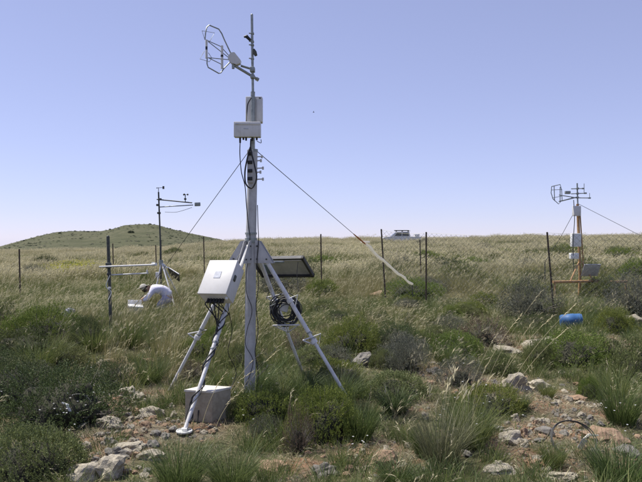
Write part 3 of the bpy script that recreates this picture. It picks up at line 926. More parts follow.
for a_ in [
    (180, 492, 74, 62, 0, 'fresh green grass tussock at the bottom edge below the tripod foot'),
    (232, 492, 66, 56, 0, 'fresh green grass tussock at the bottom edge left of the orange brown rock'),
    (360, 442, 46, 52, 1, 'dark green round grass tussock right of the right tripod leg'),
    (398, 484, 60, 30, 0, 'low bright green tussock at the bottom edge under the beige rock'),
    (442, 468, 66, 74, 2, 'tall grey green grass tussock at bottom centre right'),
    (424, 458, 34, 42, 1, 'darker small tussock left of the tall grey green tussock'),
    (470, 448, 60, 64, 3, 'green tussock with pale heads right of the tall grey green tussock'),
    (554, 470, 34, 38, 0, 'small green tussock inside the rim of the black ring'),
    (622, 494, 80, 62, 1, 'dark green grass tussock in the bottom right corner'),
    (622, 424, 54, 58, 1, 'dark green grass tussock at the right edge above the corner'),
    (132, 348, 40, 42, 1, 'green grass tussock at the foot of the metal boom post'),
    (160, 352, 34, 30, 0, 'green tussock right of the boom post foot'),
    (40, 372, 50, 44, 1, 'green grass tussock between the two dark shrub groups on the left'),
    (95, 352, 40, 36, 0, 'green tussock left of the boom post foot'),
    (258, 392, 44, 30, 1, 'dense green grass growing round the base of the central mast'),
    (306, 394, 50, 26, 1, 'dense green grass right of the central mast base'),
    (340, 404, 44, 36, 0, 'green grass tussock at the end of the right tripod leg'),
    (150, 384, 40, 36, 0, 'green tussock beside the hidden left tripod foot'),
    (480, 440, 40, 34, 0, 'light green tussock left of the grey rock of the stony ground'),
    (548, 398, 24, 22, 0, 'small tussock between the jagged rocks and the red soil'),
    (445, 366, 30, 30, 1, 'small dark tussock beside the grey layered stone'),
    (520, 410, 30, 22, 0, 'small bright tussock below the jagged rocks'),
    (10, 392, 50, 40, 0, 'green tussock at the left edge above the dark shrubs'),
    (600, 470, 30, 26, 2, 'grey green tussock left of the bottom right corner'),
    (620, 400, 50, 40, 0, 'green tussock behind the dark right edge tussock'),
    (395, 415, 44, 32, 0, 'green tussock between the boulder and the red soil'),
    (345, 390, 40, 26, 2, 'grey green tussock behind the right tripod foot')]:
    tussock(*a_)

FA = np.array(FOOT)
def blocked(x, y, grow=1.0, front=0.0):
    """true where a shrub, stone or tussock stands (front widens it towards the path in front)"""
    m = np.zeros(len(x), bool)
    for fx, fy, fr in FOOT:
        m |= ((x - fx) / (fr * grow)) ** 2 + ((y - fy + front * fr) / (fr * (grow + front))) ** 2 < 1
    return m
def lowered(x, y):
    """trampled places where the grass stands lower: round the person, the drum and the two far stations"""
    s_ = np.ones(len(x))
    for cx, cy, rx, ry, f in [(-3.6, 12.3, .75, 1.5, .62), (4.45, 10.0, .9, 1.7, .40), (6.8, 14.6, 2.2, 2.6, .55), (-.2, 7.0, 1.2, 1.2, .7), (-2.4, 9.6, .5, .9, .6)]:
        q = ((x - cx) / rx) ** 2 + ((y - cy) / ry) ** 2
        s_ = np.minimum(s_, f + (1 - f) * sst(.7, 1.5, q))
    return s_ * (.62 + .38 * sst(.3, .7, fbm(x / 2.6, y / 2.6, 61, 3)) + .0 * y)
# tall grass, near to middle distance (patchy, thick beyond about 9 m)
x, y = wedge(9000, 6.2, 26)
pat = fbm(x / 1.7, y / 1.7, 55, 3)
dens = sst(6.0, 11.0, y + (pat - .5) * 6) * (1 - .9 * bare(x, y) * (1 - sst(12, 20, y)))
right_lo = 1 - .55 * sst(.15, .45, x / y) * (1 - sst(12, 20, y))
open_ = .25 + .75 * sst(.36, .5, fbm(x / 1.5, y / 1.5, 91, 3))
keep = (rng.uniform(0, 1, len(x)) < dens * right_lo * open_) & exclude(x, y) & ~blocked(x, y, .9, .5)
put('tall_grass', ct, x, y, .55, .95, 6, keep, 'tall pale feather grass bent over by the wind in the middle distance')
x, y = wedge(34000, 24, 104)
put('plain_grass', cf, x, y, .5, 1.25, 5, (np.hypot(x - 9.7, y - 76) > 2.4) & (rng.uniform(0, 1, len(x)) < .35 + .65 * sst(.36, .5, fbm(x / 4.2, y / 7, 71, 3))), 'straw coloured feather grass covering the plain up to the horizon')
# thinner, taller clumps breaking the skyline, and single stalks in front
x, y = wedge(700, 70, 100)
put('plain_tall_clumps', cf, x, y, .8, 1.5, 5, None, 'taller ragged grass clumps along the skyline')
fine = []
for k in range(5):
    v, f, C, Ln = blades(7, .10, .55, .95, .0032, .16, .14, (.26, .02), 5, 2100 + k)
    h, hf_ = heads(C, Ln, range(7), .075, .0042, 2200 + k, fl=7)
    V_, F_, mi = join((v, f, 0), (h, hf_, 1))
    fine.append(mesh_np('fine_stalk', V_, F_, [M['g_straw'], M['g_head']], mi))
cfs = coll('fine_stalks', fine)
x, y = wedge(620, 5.6, 15)
keep = exclude(x, y) & (rng.uniform(0, 1, len(x)) < .25 + .75 * sst(.4, .6, fbm(x / 1.2, y / 1.2, 123, 2))) & (np.hypot(x - 4.4, y - 9.6) > 1.3)
put('tall_fine_stalks', cfs, x, y, .6, 1.0, 5, keep, 'fine pale stalks of feather grass standing above the bushes')
# green tufts
x, y = wedge(5200, 3.3, 15)
pat = fbm(x / .8, y / .8, 77, 3)
b_ = bare(x, y)
keep = (rng.uniform(0, 1, len(x)) < (.26 + .74 * (1 - b_)) * sst(.36, .52, pat)) & exclude(x, y) & ~blocked(x, y, .95, .3)
put('short_grass', cg, x, y, .55, 1.15, 5, keep, 'short green grass tufts between stones and shrubs')
x, y = wedge(15000, 3.2, 16)
b_ = bare(x, y)
keep = (rng.uniform(0, 1, len(x)) < (.36 + .64 * (1 - b_))) & ~blocked(x, y, .8)
put('ground_herbs', cl, x, y, .6, 1.3, 5, keep, 'low grey green herbs covering the soil')
x, y = wedge(2600, 3.3, 15)
keep = (rng.uniform(0, 1, len(x)) < .5) & exclude(x, y) & ~blocked(x, y, .9, .4)
xl, yl = wedge(16000, 3.2, 10)
kl = rng.uniform(0, 1, len(xl)) < .12 + .6 * bare(xl, yl)
put('straw_litter', cq, xl, yl, .5, 1.2, 3, kl, 'broken straw and dead stems lying on the soil')
put('dry_grass', cd, x, y, .5, 1.1, 4, keep, 'dry straw coloured grass and litter on the ground')

# long single pale stalks close to the camera (right of centre and in front of the mast)
def stalks(pts_list, label):
    for i, (p0, p1, p2) in enumerate(pts_list):
        b = MB(); n = 8
        c = [p0 * (1 - t) ** 2 + p1 * 2 * t * (1 - t) + p2 * t * t for t in [k / n for k in range(n + 1)]]
        b.tube(c, [.0022 - .0011 * k / n for k in range(n + 1)], 4)
        d = (c[-1] - c[-2]).normalized()
        g = random.Random(i)
        for k in range(9):
            q = c[-1] - d * .02 * k
            e = q + d * .035 + Vector((g.uniform(-.012, .02), g.uniform(-.01, .01), g.uniform(-.012, .01)))
            b.tube([q, (q + e) / 2 + Vector((0, 0, .002)), e], [.0012, .0032, .0006], 3)
        single(b, 'grass_stalk', M['g_head'], label[i] if isinstance(label, list) else label, 'grass stalk', None if isinstance(label, list) else 'long pale stalks', org=p0)
def stk(x0, y0, x1, y1, D, sag=.05):
    a = P(x0, y0, D); a = Vector((a.x, a.y, min(a.z, hz(a.x, a.y) + .0))); b_ = P(x1, y1, D)
    return (a, (a + b_) / 2 + Vector((-(b_.x - a.x) * .18, 0, sag)), b_)
sl = []
for (x0, y0, x1, y1) in [(478, 400, 541, 292), (470, 402, 522, 314), (486, 402, 553, 316), (492, 398, 533, 322), (500, 400, 575, 305), (466, 398, 500, 330), (505, 396, 566, 330)]:
    sl.append(stk(x0, y0, x1, y1, 6.0))
stalks(sl, 'long pale grass stalk leaning right near the long pale slab')
sl = [stk(230, 405, 283, 343, 5.7), stk(222, 408, 262, 352, 5.8), stk(238, 408, 268, 366, 5.6), stk(225, 402, 252, 372, 5.9), stk(200, 412, 226, 372, 5.2), stk(214, 414, 240, 392, 5.2), stk(236, 400, 276, 352, 5.8)]
stalks(sl, 'pale grass stalk leaning right in front of the central mast')
sl = [stk(447, 470, 450, 376, 5.0), stk(366, 446, 371, 390, 5.4)]
stalks(sl, ['upright thin stalk rising from the tall grey green tussock', 'upright thin stalk in front of the dark round tussock'])

# flowers
def flowers(name, pts, m, r, label):
    V = []; Fq = []
    g = np.random.default_rng(len(pts))
    for p in pts:
        for k in range(5):
            a = k * 1.257 + g.uniform(0, .4); d = np.array([math.cos(a), math.sin(a) * .8, .55 + g.uniform(-.2, .2)])
            s = np.array([-math.sin(a), math.cos(a), 0]) * r * .42
            p_ = np.array(p); b = len(V)
            V += [p_, p_ + d * r * .6 - s, p_ + d * r, p_ + d * r * .6 + s]; Fq.append((b, b + 1, b + 2, b + 3))
    me = mesh_np(name, np.array(V), np.array(Fq), m)
    o = bpy.data.objects.new(name, me); col.objects.link(o); o['kind'] = 'stuff'; o['label'] = label
pts = []
for k in range(1300):
    y = rg_.uniform(26, 44); x = (rg_.gauss(72, 13) - 321) / F * y
    if fbm(np.array([x / 1.5]), np.array([y / 1.5]), 5, 2)[0] < .45: continue
    pts.append((x, y, hz(x, y) + rg_.uniform(.30, .56)))
flowers('yellow_flowers', pts, M['yellow'], .055, 'patch of yellow flowering plants in the grass at the left')
pts = []
for cx, cy, n, sx, sy, h0, h1 in [(60, 415, 30, 30, 10, .12, .3), (85, 405, 14, 16, 8, .2, .3), (460, 398, 10, 30, 20, .15, .35), (620, 425, 8, 20, 12, .2, .3), (360, 448, 5, 12, 4, .08, .12), (500, 420, 12, 40, 20, .05, .25), (240, 400, 12, 20, 14, .1, .2)]:
    for k in range(n):
        p = G(cx + rg_.gauss(0, sx * .6), max(300, cy + rg_.gauss(0, sy) + 12)); pts.append((p.x, p.y, p.z + rg_.uniform(h0, h1)))
flowers('white_flowers', pts, M['petal'], .009, 'tiny white wild flowers among the shrubs')

# ------------------------------------------------------------------ small dark bushes on the hill
bmsh = None
for i, (u_px, d_, w_) in enumerate([(131, 205, 1.7), (24, 262, 1.0), (53, 322, 1.3), (31, 322, 1.2), (170, 318, 1.2), (192, 318, .9), (208, 300, .9), (148, 322, .8), (88, 240, .9), (60, 230, 1.0), (110, 280, .9), (75, 300, 1.0), (180, 260, .9), (150, 270, 1.1)]):
    x = (u_px - 321) / F * d_
    if bmsh is None:
        V, Fq, pos, ax = foliage(91, 420, 5, .13, .09, .6, .3)
        bmsh = mesh_np('distant_bush', V, Fq, M['farbush'])
    o = bpy.data.objects.new('distant_bush', bmsh); col.objects.link(o)
    o.location = (x, d_, hz(x, d_)); o.scale = (w_ / 2, w_ / 2, w_ / 2); o.rotation_euler = (0, 0, i)
    if i == 0: setp(o, 'darkest round bush alone low on the slope of the far hill', 'bush')
    else: setp(o, 'tiny dark bush on the slope or ridge of the far hill', 'bush', 'tiny bushes on the hill')

hb = []
for k in range(3):
    V, Fq, pos, ax = foliage(131 + k, 60, 5, .22, .14, .6, .4)
    hb.append(mesh_np('scrub', V, Fq, [M['farbush'] if k else M['s_grey']]))
chb = coll('scrub_clumps', hb)
n = 2600
u_ = rng.uniform(-.62, -.14, n); y_ = rng.uniform(118, 325, n); x_ = u_ * y_
kp = rng.uniform(0, 1, n) < sst(.40, .62, fbm(x_ / 16, y_ / 9, 88, 4)) * .9 + .06
x_ = x_[kp]; y_ = y_[kp]; n = len(x_)
s_ = rng.uniform(.10, .42, n) ** 1.25
scatter('hill_scrub', chb, np.stack([x_, y_, height(x_, y_)], -1), np.stack([np.zeros(n), np.zeros(n), rng.uniform(0, 6, n)], -1), np.stack([s_, s_, s_ * .8], -1), rng.integers(0, 3, n),
        'low dark scrub and tufts dotted over the far hill')

# ------------------------------------------------------------------ central tripod tower
MX, MY = -.714, 6.34
z0 = hz(MX, MY)
def Q(px, py, d=0.0): return P(px, py, MY + d)
tw = thing('tripod_tower', (MX, MY, z0), 'tall white four legged mast tower with thick grey white pole in the foreground', 'mast tower')
b = MB(); b.tube([(MX - .005, MY, z0 - .1), Q(251, 240), Q(253, 150)], [.056, .053, .047], 20); part(b, 'main_pole', M['mast'], tw)
b = MB(); b.tube([Q(253, 150) , Q(253, 92)], .021, 12); b.tube([Q(253, 152), Q(253, 149.4)], .05, 16); part(b, 'inner_pole', M['galv'], tw)
b = MB(); b.tube([Q(253, 94), Q(252, 15.5)], .0135, 10); b.tube([Q(253, 92), Q(252.9, 96)], .022, 12); b.ball(Q(252, 15.5), .014, 8, 5); part(b, 'upper_pole', M['galv'], tw)
b = MB(); b.tube([Q(251, 243), Q(251, 238)], .062, 20); b.tube([Q(251, 234.5), Q(251, 232.5)], .06, 20); part(b, 'collar', M['galv'], tw)
# four legs
feet = [('front', P(184, 431, 5.17)), ('right', P(350, 404, 6.08)), ('left', P(169, 393, 6.6)), ('back', P(302, 374, 7.4))]
apex = Q(251, 246)
legpts = {}
for nm, f in feet:
    f = Vector((f.x, f.y, hz(f.x, f.y) + .01))
    d = (f - apex); d.z = 0; d.normalize()
    top = apex + d * .07
    legpts[nm] = (top, f)
    b = MB(); b.tube([top, f], .0175, 12); b.tube([top, top + (f - top) * .56], .0215, 12)
    part(b, 'leg', M['leg'], tw)
    for t_ in (.565, .60):
        c = top + (f - top) * t_; l_ = (f - top).normalized()
        b = MB(); b.tube([c - l_ * .006, c + l_ * .006], .0235, 12); b.box(c + Vector((.026, -.004, 0)), (.014, .012, .016)); part(b, 'hose_clamp', M['galv'], tw)
    # gusset plate between pole and leg (a tall trapezoid)
    up = Vector((0, 0, 1)); s = d.cross(up).normalized()
    for sg in (-1, 1):
        pts = [apex + d * .045 + up * .06, apex + d * .10 + up * .05, apex + d * .245 - up * .17, apex + d * .05 - up * .17]
        o_ = s * sg * .028
        b = MB(); vs = [p + o_ - s * .002 for p in pts] + [p + o_ + s * .002 for p in pts]
        b.add(vs, [(0, 1, 2, 3), (7, 6, 5, 4), (0, 4, 5, 1), (1, 5, 6, 2), (2, 6, 7, 3), (3, 7, 4, 0)])
        gp = part(b, 'gusset_plate', M['mast'], tw, smooth=False)
        for q_ in (apex + d * .075 - up * .0, apex + d * .075 - up * .13, apex + d * .175 - up * .13):
            b = MB(); b.tube([q_ + o_ * 1.02, q_ + o_ * 1.36], .009, 6); part(b, 'bolt', M['dkmetal'], gp, sub=tw)
    # leg clamp with a small open triangle handle
    for t_ in ((.36, .62) if nm in ('right',) else (.40, .62) if nm == 'back' else (.62,) if nm == 'left' else ()):
        c = top + (f - top) * t_
        ld = (f - top).normalized()
        b = MB(); b.tube([c - ld * .02, c + ld * .02], .032, 12)
        ex = Vector((1, 0, 0)); ey = Vector((0, 0, 1))
        A_ = c - ex * .095 + ey * .035; B_ = c + ex * .095 + ey * .075; C_ = c - ey * .03
        if nm == 'right' and t_ < .5: A_ = c - ex * .02 + ey * .02; B_ = c + ex * .075 + ey * .06; C_ = c + ex * .05 - ey * .07
        if nm == 'right' and t_ > .5: A_ = c - ex * .11 + ey * .01; B_ = c + ex * .065 + ey * .075; C_ = c + ex * .045 - ey * .05
        b.tube([A_, B_, C_, A_], .007, 8)
        part(b, 'leg_clamp', M['leg'], tw)
f = legpts['front'][1]
b = MB(); b.tube([f + Vector((0, 0, .0)), f + Vector((0, 0, .007))], .066, 24); b.ring(f + Vector((0, 0, .009)), .062, .006, None, 28, 6); b.tube([f, f + Vector((0, 0, .03))], .024, 12); part(b, 'foot_pad', M['white'], tw)
# bank of black windows on the upper pole, with clips
b = MB(); b.box(Q(250.5, 166.5, -.045), (.062, .05, .33), bev=.006); ob = part(b, 'terminal_strip', M['mast'], tw)
for yy in (153.8, 162.3, 170.8, 178.6):
    b = MB(); b.box(Q(250, yy, -.074), (.048, .014, .034), bev=.003); part(b, 'socket', M['black'], ob, sub=tw)
for yy, ex in ((157, 4), (161, 3), (168.5, 5), (172.5, 2.5), (179.5, 5)):
    b = MB(); b.tube([Q(254, yy), Q(258 + ex, yy - .5)], .0065, 8); b.tube([Q(258 + ex, yy - 1.8), Q(258 + ex, yy + 1.2)], .010, 8); b.box(Q(256.5, yy), (.02, .03, .018)); part(b, 'clip', M['boxgrey'], tw)
for yy, sg in ((34, -1), (42, -1), (45.5, -1), (59, -1)):
    b = MB(); b.tube([Q(252.6, yy), Q(252.6 + sg * 3.5, yy - .5)], .006, 8); b.box(Q(252.5, yy), (.034, .034, .018), bev=.004); part(b, 'clip', M['galv'], tw)

# guy wires
def rope(pts, r, n=6): b = MB(); b.tube(pts, r, n); return b
att = Q(252, 147)
g1 = thing('guy_wire', att, 'thin dark guy wire running from the central mast down to the left', 'guy wire')
end = Vector(((118 - 321) / F * 11, 11, 0)); end.z = hz(end.x, end.y) + .02
part(rope([att, att.lerp(end, .5) - Vector((0, 0, .03)), end], .0035), 'wire', M['dkmetal'], g1)
b = MB(); b.tube([end + Vector((0, 0, .12)), end - Vector((0, 0, .1))], .012, 8); part(b, 'peg', M['dkmetal'], g1)
g2 = thing('guy_wire', att, 'guy wire on the right of the central mast ending in white rope with orange tape', 'guy wire')
e2 = P(412, 284, 14.15); t0 = att.lerp(e2, .44)
part(rope([att, t0], .0038), 'wire', M['dkmetal'], g2)
t1 = att.lerp(e2, .52); 
part(rope([t0 - (t1 - t0) * .03, t0.lerp(t1, .5), t1], [.007, .014, .010], 8), 'orange_tape', M['orange'], g2)
pts = []
for k in range(15):
    t = k / 14
    p = t1.lerp(e2, t) + Vector((.01 * math.sin(k * 1.9), 0, .012 * math.sin(k * 1.3 + .6) - .03 * math.sin(math.pi * t)))
    pts.append(p)
part(rope(pts, [.019 + .012 * abs(math.sin(k * 1.3)) for k in range(15)], 7), 'white_rope', M['rope'], g2)
b = MB(); b.tube([t0.lerp(t1, .9) + Vector((-.05, 0, .02)), t0.lerp(t1, 1.0) + Vector((.07, 0, .03))], .02, 6); part(b, 'knot', M['rope'], g2)
b = MB(); b.tube([e2 + Vector((.0, 0, .03)), Vector((e2.x + .05, e2.y + .1, hz(e2.x, e2.y) - .1))], .009, 8); part(b, 'stake', M['dkmetal'], g2)

# sonic anemometer head
sa = thing('sonic_anemometer', Q(252, 70), 'wind sensor with curved wire cage on the arm atop the tall mast', 'wind sensor')
dd = lambda x: -(252 - x) / F * MY * .45
def S(x, y, off=0.0): return Q(x, y, dd(x) + off)
b = MB(); b.tube([S(234, 65.5), S(258, 79.8)], .0135, 12); b.tube([S(256, 78.6), S(258.6, 80.2)], .019, 12); b.tube([S(241, 66), S(252.5, 69.5)], .011, 10); part(b, 'arm', M['galv'], sa)
b = MB(); b.box(Q(252.6, 70, -.01), (.05, .06, .05), bev=.008); b.box(Q(252.8, 77, -.01), (.045, .06, .035), bev=.006); part(b, 'clamp', M['galv'], sa)
b = MB()
hexp = [(229, 57), (231.5, 53.8), (235, 53.5), (241, 61), (240.5, 64), (237, 65.5), (231, 63.5), (228.6, 60)]
c0 = S(235, 59.5)
b.prism([((x - 235) / F * MY, (59.5 - y) / F * MY) for x, y in hexp], -.035, .035, None, c0); part(b, 'head_body', M['boxgrey'], sa)
b = MB(); b.tube([S(233.3, 64), S(233.3, 69)], .014, 10); part(b, 'plug', M['galv'], sa)
def poly(pts, r, n=8): b = MB(); b.tube([S(*p) for p in pts], r, n); return b
part(poly([(205.2, 40, -.02), (205.8, 33, -.02), (207, 27.8, 0), (209.5, 25.5, 0), (219, 29.5), (222, 34), (224.5, 40), (231.6, 55)], .0062), 'upper_frame_tube', M['galv'], sa)
part(poly([(207.4, 58.5), (207.2, 64), (208.4, 67.6), (219, 73.6), (221, 73), (224.3, 68.5), (230.6, 62)], .0062), 'lower_frame_tube', M['galv'], sa)
for a_, c_ in (((207, 40.6), (221.5, 47)), ((208.5, 42), (229, 58)), ((207, 57.3), (221.5, 64.5)), ((209, 58), (229, 60)), ((222, 48), (230, 57))):
    part(poly([a_, c_], .0042), 'strut', M['galv'], sa)
part(poly([(206.7, 40.2), (206.7, 47)], .0115, 10), 'transducer', M['boxgrey'], sa); part(poly([(206.7, 47), (206.7, 50.2)], .0105, 10), 'transducer_band', M['black'], sa); part(poly([(206.7, 50.2), (206.7, 58.6)], .0115, 10), 'transducer', M['boxgrey'], sa)
part(poly([(222.2, 46), (222.2, 68.8)], .0125, 10), 'transducer', M['boxgrey'], sa); part(poly([(222.2, 55.3), (222.2, 57.3)], .0135, 10), 'transducer_band', M['black'], sa)
part(poly([(205, 40), (202.3, 31.2, -.02), (214.7, 33.2, .03), (209.8, 42)], .0028, 6), 'wire_claw', M['galv'], sa)
part(poly([(204.5, 51.5), (200, 59.2, -.03), (209.6, 62, .02), (212, 58.3), (208.5, 53)], .0028, 6), 'wire_claw', M['galv'], sa)
# little sensors on the upper pole
t = thing('spout_sensor', Q(247, 38), 'small dark spout shaped sensor clipped left of the thin top pole', 'sensor')
b = MB(); b.tube([Q(244, 37.3, -.02), Q(246.5, 36.6, -.02), Q(250.5, 40.5, -.01)], [.009, .018, .014], 10); part(b, 'sensor_body', M['black'], t)
b = MB(); b.tube([Q(250, 40, -.01), Q(252.4, 41.5)], .008, 8); part(b, 'bracket', M['galv'], t)
t = thing('tube_sensor', Q(255, 50), 'small dark tube sensor hanging right of the thin top pole', 'sensor')
b = MB(); b.tube([Q(253.6, 49.5, -.02), Q(254.8, 52.5, -.02), Q(256.2, 56, -.02)], [.012, .021, .015], 10); part(b, 'sensor_body', M['dkmetal'], t)
b = MB(); b.tube([Q(252.4, 49.8), Q(254.4, 50.5, -.02)], .010, 8); part(b, 'bracket', M['galv'], t)

# two grey boxes high on the mast
t = thing('tall_electronics_box', Q(254.5, 110, .05), 'narrow upright light grey box behind the high mast pole', 'equipment box')
b = MB(); b.box(Q(254.4, 110.3, .075), (.168, .09, .262), bev=.008); part(b, 'case', M['boxgrey'], t)
b = MB(); b.box(Q(259.5, 110.3, .027), (.064, .012, .235), bev=.003); part(b, 'cover', M['boxgrey'], t)
b = MB(); b.tube([Q(254, 97.6, .03), Q(254, 95.6, .03)], .011, 10); part(b, 'gland', M['galv'], t)
b = MB(); b.tube([Q(260, 98.4, .02), Q(260, 97.8, .02)], .012, 8); part(b, 'stud', M['dkmetal'], t)
t = thing('wide_electronics_box', Q(247.6, 130.4, -.09), 'wide light grey electronics box with cable plugs below, high on the mast', 'equipment box')
b = MB(); b.box(Q(247.6, 130, -.10), (.262, .09, .150), bev=.006); part(b, 'case', M['boxgrey'], t)
b = MB(); b.box(Q(247.6, 123.6, -.148), (.25, .008, .022), bev=.002); part(b, 'lid_rim', M['boxgrey'], t)
b = MB(); b.box(Q(246, 128.6, -.1475), (.045, .004, .007)); part(b, 'faded_print', M['label'], t, smooth=False)
b = MB(); b.box(Q(237.5, 124, -.153), (.030, .003, .005)); part(b, 'faded_print', M['label'], t, smooth=False)
for xx, ll in ((240.2, 5.5), (243.5, 2.5), (246.2, 3.2), (252.5, 3.5), (256.8, 2.8)):
    b = MB(); b.tube([Q(xx, 137, -.10), Q(xx, 137.5 + ll, -.10)], [.011, .009], 10); part(b, 'plug', M['black'], t)

def spl(pts, n=10):
    """Catmull-Rom through points"""
    P_ = [pts[0]] + list(pts) + [pts[-1]]; out = []
    for i in range(1, len(P_) - 2):
        a, b_, c, d = P_[i - 1:i + 3]
        for k in range(n):
            t = k / n
            out.append(.5 * ((2 * b_) + (c - a) * t + (2 * a - 5 * b_ + 4 * c - d) * t * t + (3 * b_ - a - 3 * c + d) * t ** 3))
    out.append(P_[-2]); return out
def cable(name, pts, r, label, m='black', cat='cable'):
    b = MB(); b.tube(spl([Q(*p) for p in pts], 8), r, 6); return single(b, name, M[m], label, cat, org=Q(*pts[0]))
cable('cable', [(251, 139, -.1), (251, 150, -.10), (254.5, 165, -.11), (256.6, 178, -.12), (252, 188, -.12), (246, 184, -.12), (245, 172, -.11), (247.5, 158, -.1), (250.5, 147, -.1)], .0085, 'thick black cable hanging in a loop below the wide electronics box')
cable('cable', [(240.2, 142, -.1), (240, 155, -.1), (241.5, 172, -.09), (245, 186, -.09), (246.5, 205, -.075), (248.5, 226, -.07), (250, 236, -.075)], .0050, 'thin black cable dropping from the left plug of the wide box to the collar')
cable('cable', [(256.8, 141, -.1), (261, 143, -.09), (261, 139.5, -.07)], .0035, 'tiny curled cable at the right end of the wide box', 'dkmetal')
cable('cable', [(251.5, 98, -.04), (248, 104, -.05), (247, 112, -.05), (246.4, 121, -.1)], .006, 'black cable between the tall box and the wide box', 'black')
cable('cable', [(257.5, 205, -.03), (258, 225, -.03), (258.5, 240, -.055), (257, 262, -.06), (258.5, 285, -.06), (256, 305, -.07), (258, 330, -.06), (255, 352, -.07), (258, 372, -.06), (256, 392, -.07)], .0045, 'thin black cable running down the right side of the thick pole')
cable('cable', [(250, 236, -.075), (247.5, 262, -.075), (246, 290, -.07), (252, 310, -.085), (247, 330, -.07), (245.5, 345, -.07), (253, 362, -.08), (246, 385, -.07)], .0035, 'thin black cable winding down the front of the thick pole')
cable('cable', [(242, 252, -.1), (236, 262, -.2), (228, 300, -.5), (232, 330, -.45), (228, 352, -.45), (236, 374, -.35), (224, 400, -.5)], .0035, 'loose black cable hanging between the cream box and the pole')

# ------------------------------------------------------------------ cream enclosure on the front leg
top, foot = legpts['front']
ld = (foot - top).normalized()
zax = -ld                                   # up along the leg
# corners measured: top edge at y 258, bottom edge at 294
cT = top + (foot - top) * .10
side = Vector((0.93, -0.37, 0)).normalized()
side = (side - zax * side.dot(zax)).normalized()
nrm = side.cross(zax).normalized()          # outward
if nrm.y > 0: nrm = -nrm
mtx = Matrix((side, -nrm, zax)).transposed()
Dc = 5.72
cf_ = P(217.5, 276.5, Dc)
W_, H_, T_ = .285, .36, .175
cen = cf_ - nrm * T_ / 2
en = thing('equipment_cabinet', cen, 'cream white tilted cabinet with grey square label, mounted on the front tripod leg', 'cabinet')
b = MB(); b.box(cen - nrm * .012, (W_, T_ - .03, H_), mtx, .006); body = part(b, 'case', M['box'], en)
b = MB(); b.box(cf_ - nrm * .014, (W_ + .010, .028, H_ + .010), mtx, .006); door = part(b, 'door', M['box'], en)
b = MB(); b.box(cf_ + nrm * .0015 + side * (-.005) + zax * .02, (.066, .003, .072), mtx); pl_ = part(b, 'label_plate', M['label'], door, sub=en, smooth=False)
for k in range(2):
    b = MB(); b.box(cen + side * (W_ / 2 + .006) + zax * (-.0 + .0) - nrm * (.0) , (.014, .035, .055), mtx, .004)
b = MB(); b.box(cen + side * (W_ / 2 + .004) + zax * .02 + nrm * .03, (.012, .032, .060), mtx, .004); part(b, 'latch', M['dkmetal'], en)
for k in range(6):
    b = MB(); c = cen - zax * (H_ / 2 + .018) + side * (-.075 + .03 * k) - nrm * .01; b.tube([c + zax * .02, c - zax * .022], .013, 10); part(b, 'cable_gland', M['black'], en)
b = MB(); b.tube([cen - zax * (H_ / 2 - .004) + side * .125 + nrm * .02, cen - zax * (H_ / 2 + .02) + side * .125 + nrm * .02], .012, 10); part(b, 'white_plug', M['white'], en)
b = MB(); b.box(cen - nrm * (T_ / 2 + .012) + zax * .12, (.12, .02, .04), mtx); b.box(cen - nrm * (T_ / 2 + .012) - zax * .10, (.12, .02, .04), mtx); part(b, 'mounting_bracket', M['galv'], en)
# cables down the leg, spiralling
for j, (k0, lab) in enumerate(((0, 'black cable bundle wound round the front tripod leg'), (2.6, 'thinner black cable twisted down the front tripod leg'), (4.4, 'grey cable taped along the front tripod leg'))):
    pts = []
    u_ = ld.cross(Vector((0, 0, 1))).normalized(); v_ = ld.cross(u_)
    st = cen - zax * (H_ / 2 + .03) + side * (-.05 + .05 * j)
    pts.append(st)
    Lg = (foot - top).length
    for k in range(26):
        t_ = .40 + .56 * k / 25
        a = k0 + k * (.9 - .15 * j)
        pts.append(top + ld * Lg * t_ + (u_ * math.cos(a) + v_ * math.sin(a)) * (.025 + .008 * random.random()))
    if j == 0: pts = pts
    b = MB(); b.tube(spl(pts, 4), .0045 if j else .0065, 5); single(b, 'leg_cable', M['black'] if j < 2 else M['dkmetal'], lab, 'cable', org=st)
for j in range(4):
    st = cen - zax * (H_ / 2 + .035) + side * (-.06 + .035 * j)
    e = top + ld * (foot - top).length * (.47 + .02 * j) + Vector((.0, -.04, .02))
    b = MB(); b.tube(spl([st, st - zax * .05 + nrm * (.02 - .02 * j), e], 8), .006, 6)
    single(b, 'gland_cable', M['black'], 'short black cable leaving the underside of the cream cabinet', 'cable', 'short cables under the cream cabinet', org=st)

# ------------------------------------------------------------------ solar panel on the back leg
TL = P(250, 257.9, 7.02); TR = P(303.3, 256.6, 6.68); BR = P(314.4, 275.8, 6.95); 
ex = (TR - TL).normalized(); ey = (BR - TR); ey = ey - ex * ey.dot(ex) * .0
BL = TL + ey
cen_p = (TL + BR) / 2
pn = ex.cross(ey).normalized()
if pn.z < 0: pn = -pn
sp = thing('solar_panel', cen_p, 'dark framed solar panel seen from behind, right of the mast below the gusset plates', 'solar panel')
def quadslab(p, q, r, s_, off0, off1):
    b = MB(); vs = [v + pn * off0 for v in (p, q, r, s_)] + [v + pn * off1 for v in (p, q, r, s_)]
    return b.add(vs, [(3, 2, 1, 0), (4, 5, 6, 7), (0, 1, 5, 4), (1, 2, 6, 5), (2, 3, 7, 6), (3, 0, 4, 7)])
part(quadslab(TL, TR, BR, BL, .010, .012), 'cells', M['cell'], sp, smooth=False)
part(quadslab(TL, TR, BR, BL, .004, .008), 'backsheet', M['panelback'], sp, smooth=False)
exu = (TR - TL).normalized(); eyu = ey.normalized(); fw = .026
for (a_, c_, inn) in ((TL, TR, eyu), (BL, BR, -eyu), (TL, BL, exu), (TR, BR, -exu)):
    part(quadslab(a_, c_, c_ + inn * fw, a_ + inn * fw, -.022, .016), 'frame_rail', M['panelframe'], sp, smooth=False)
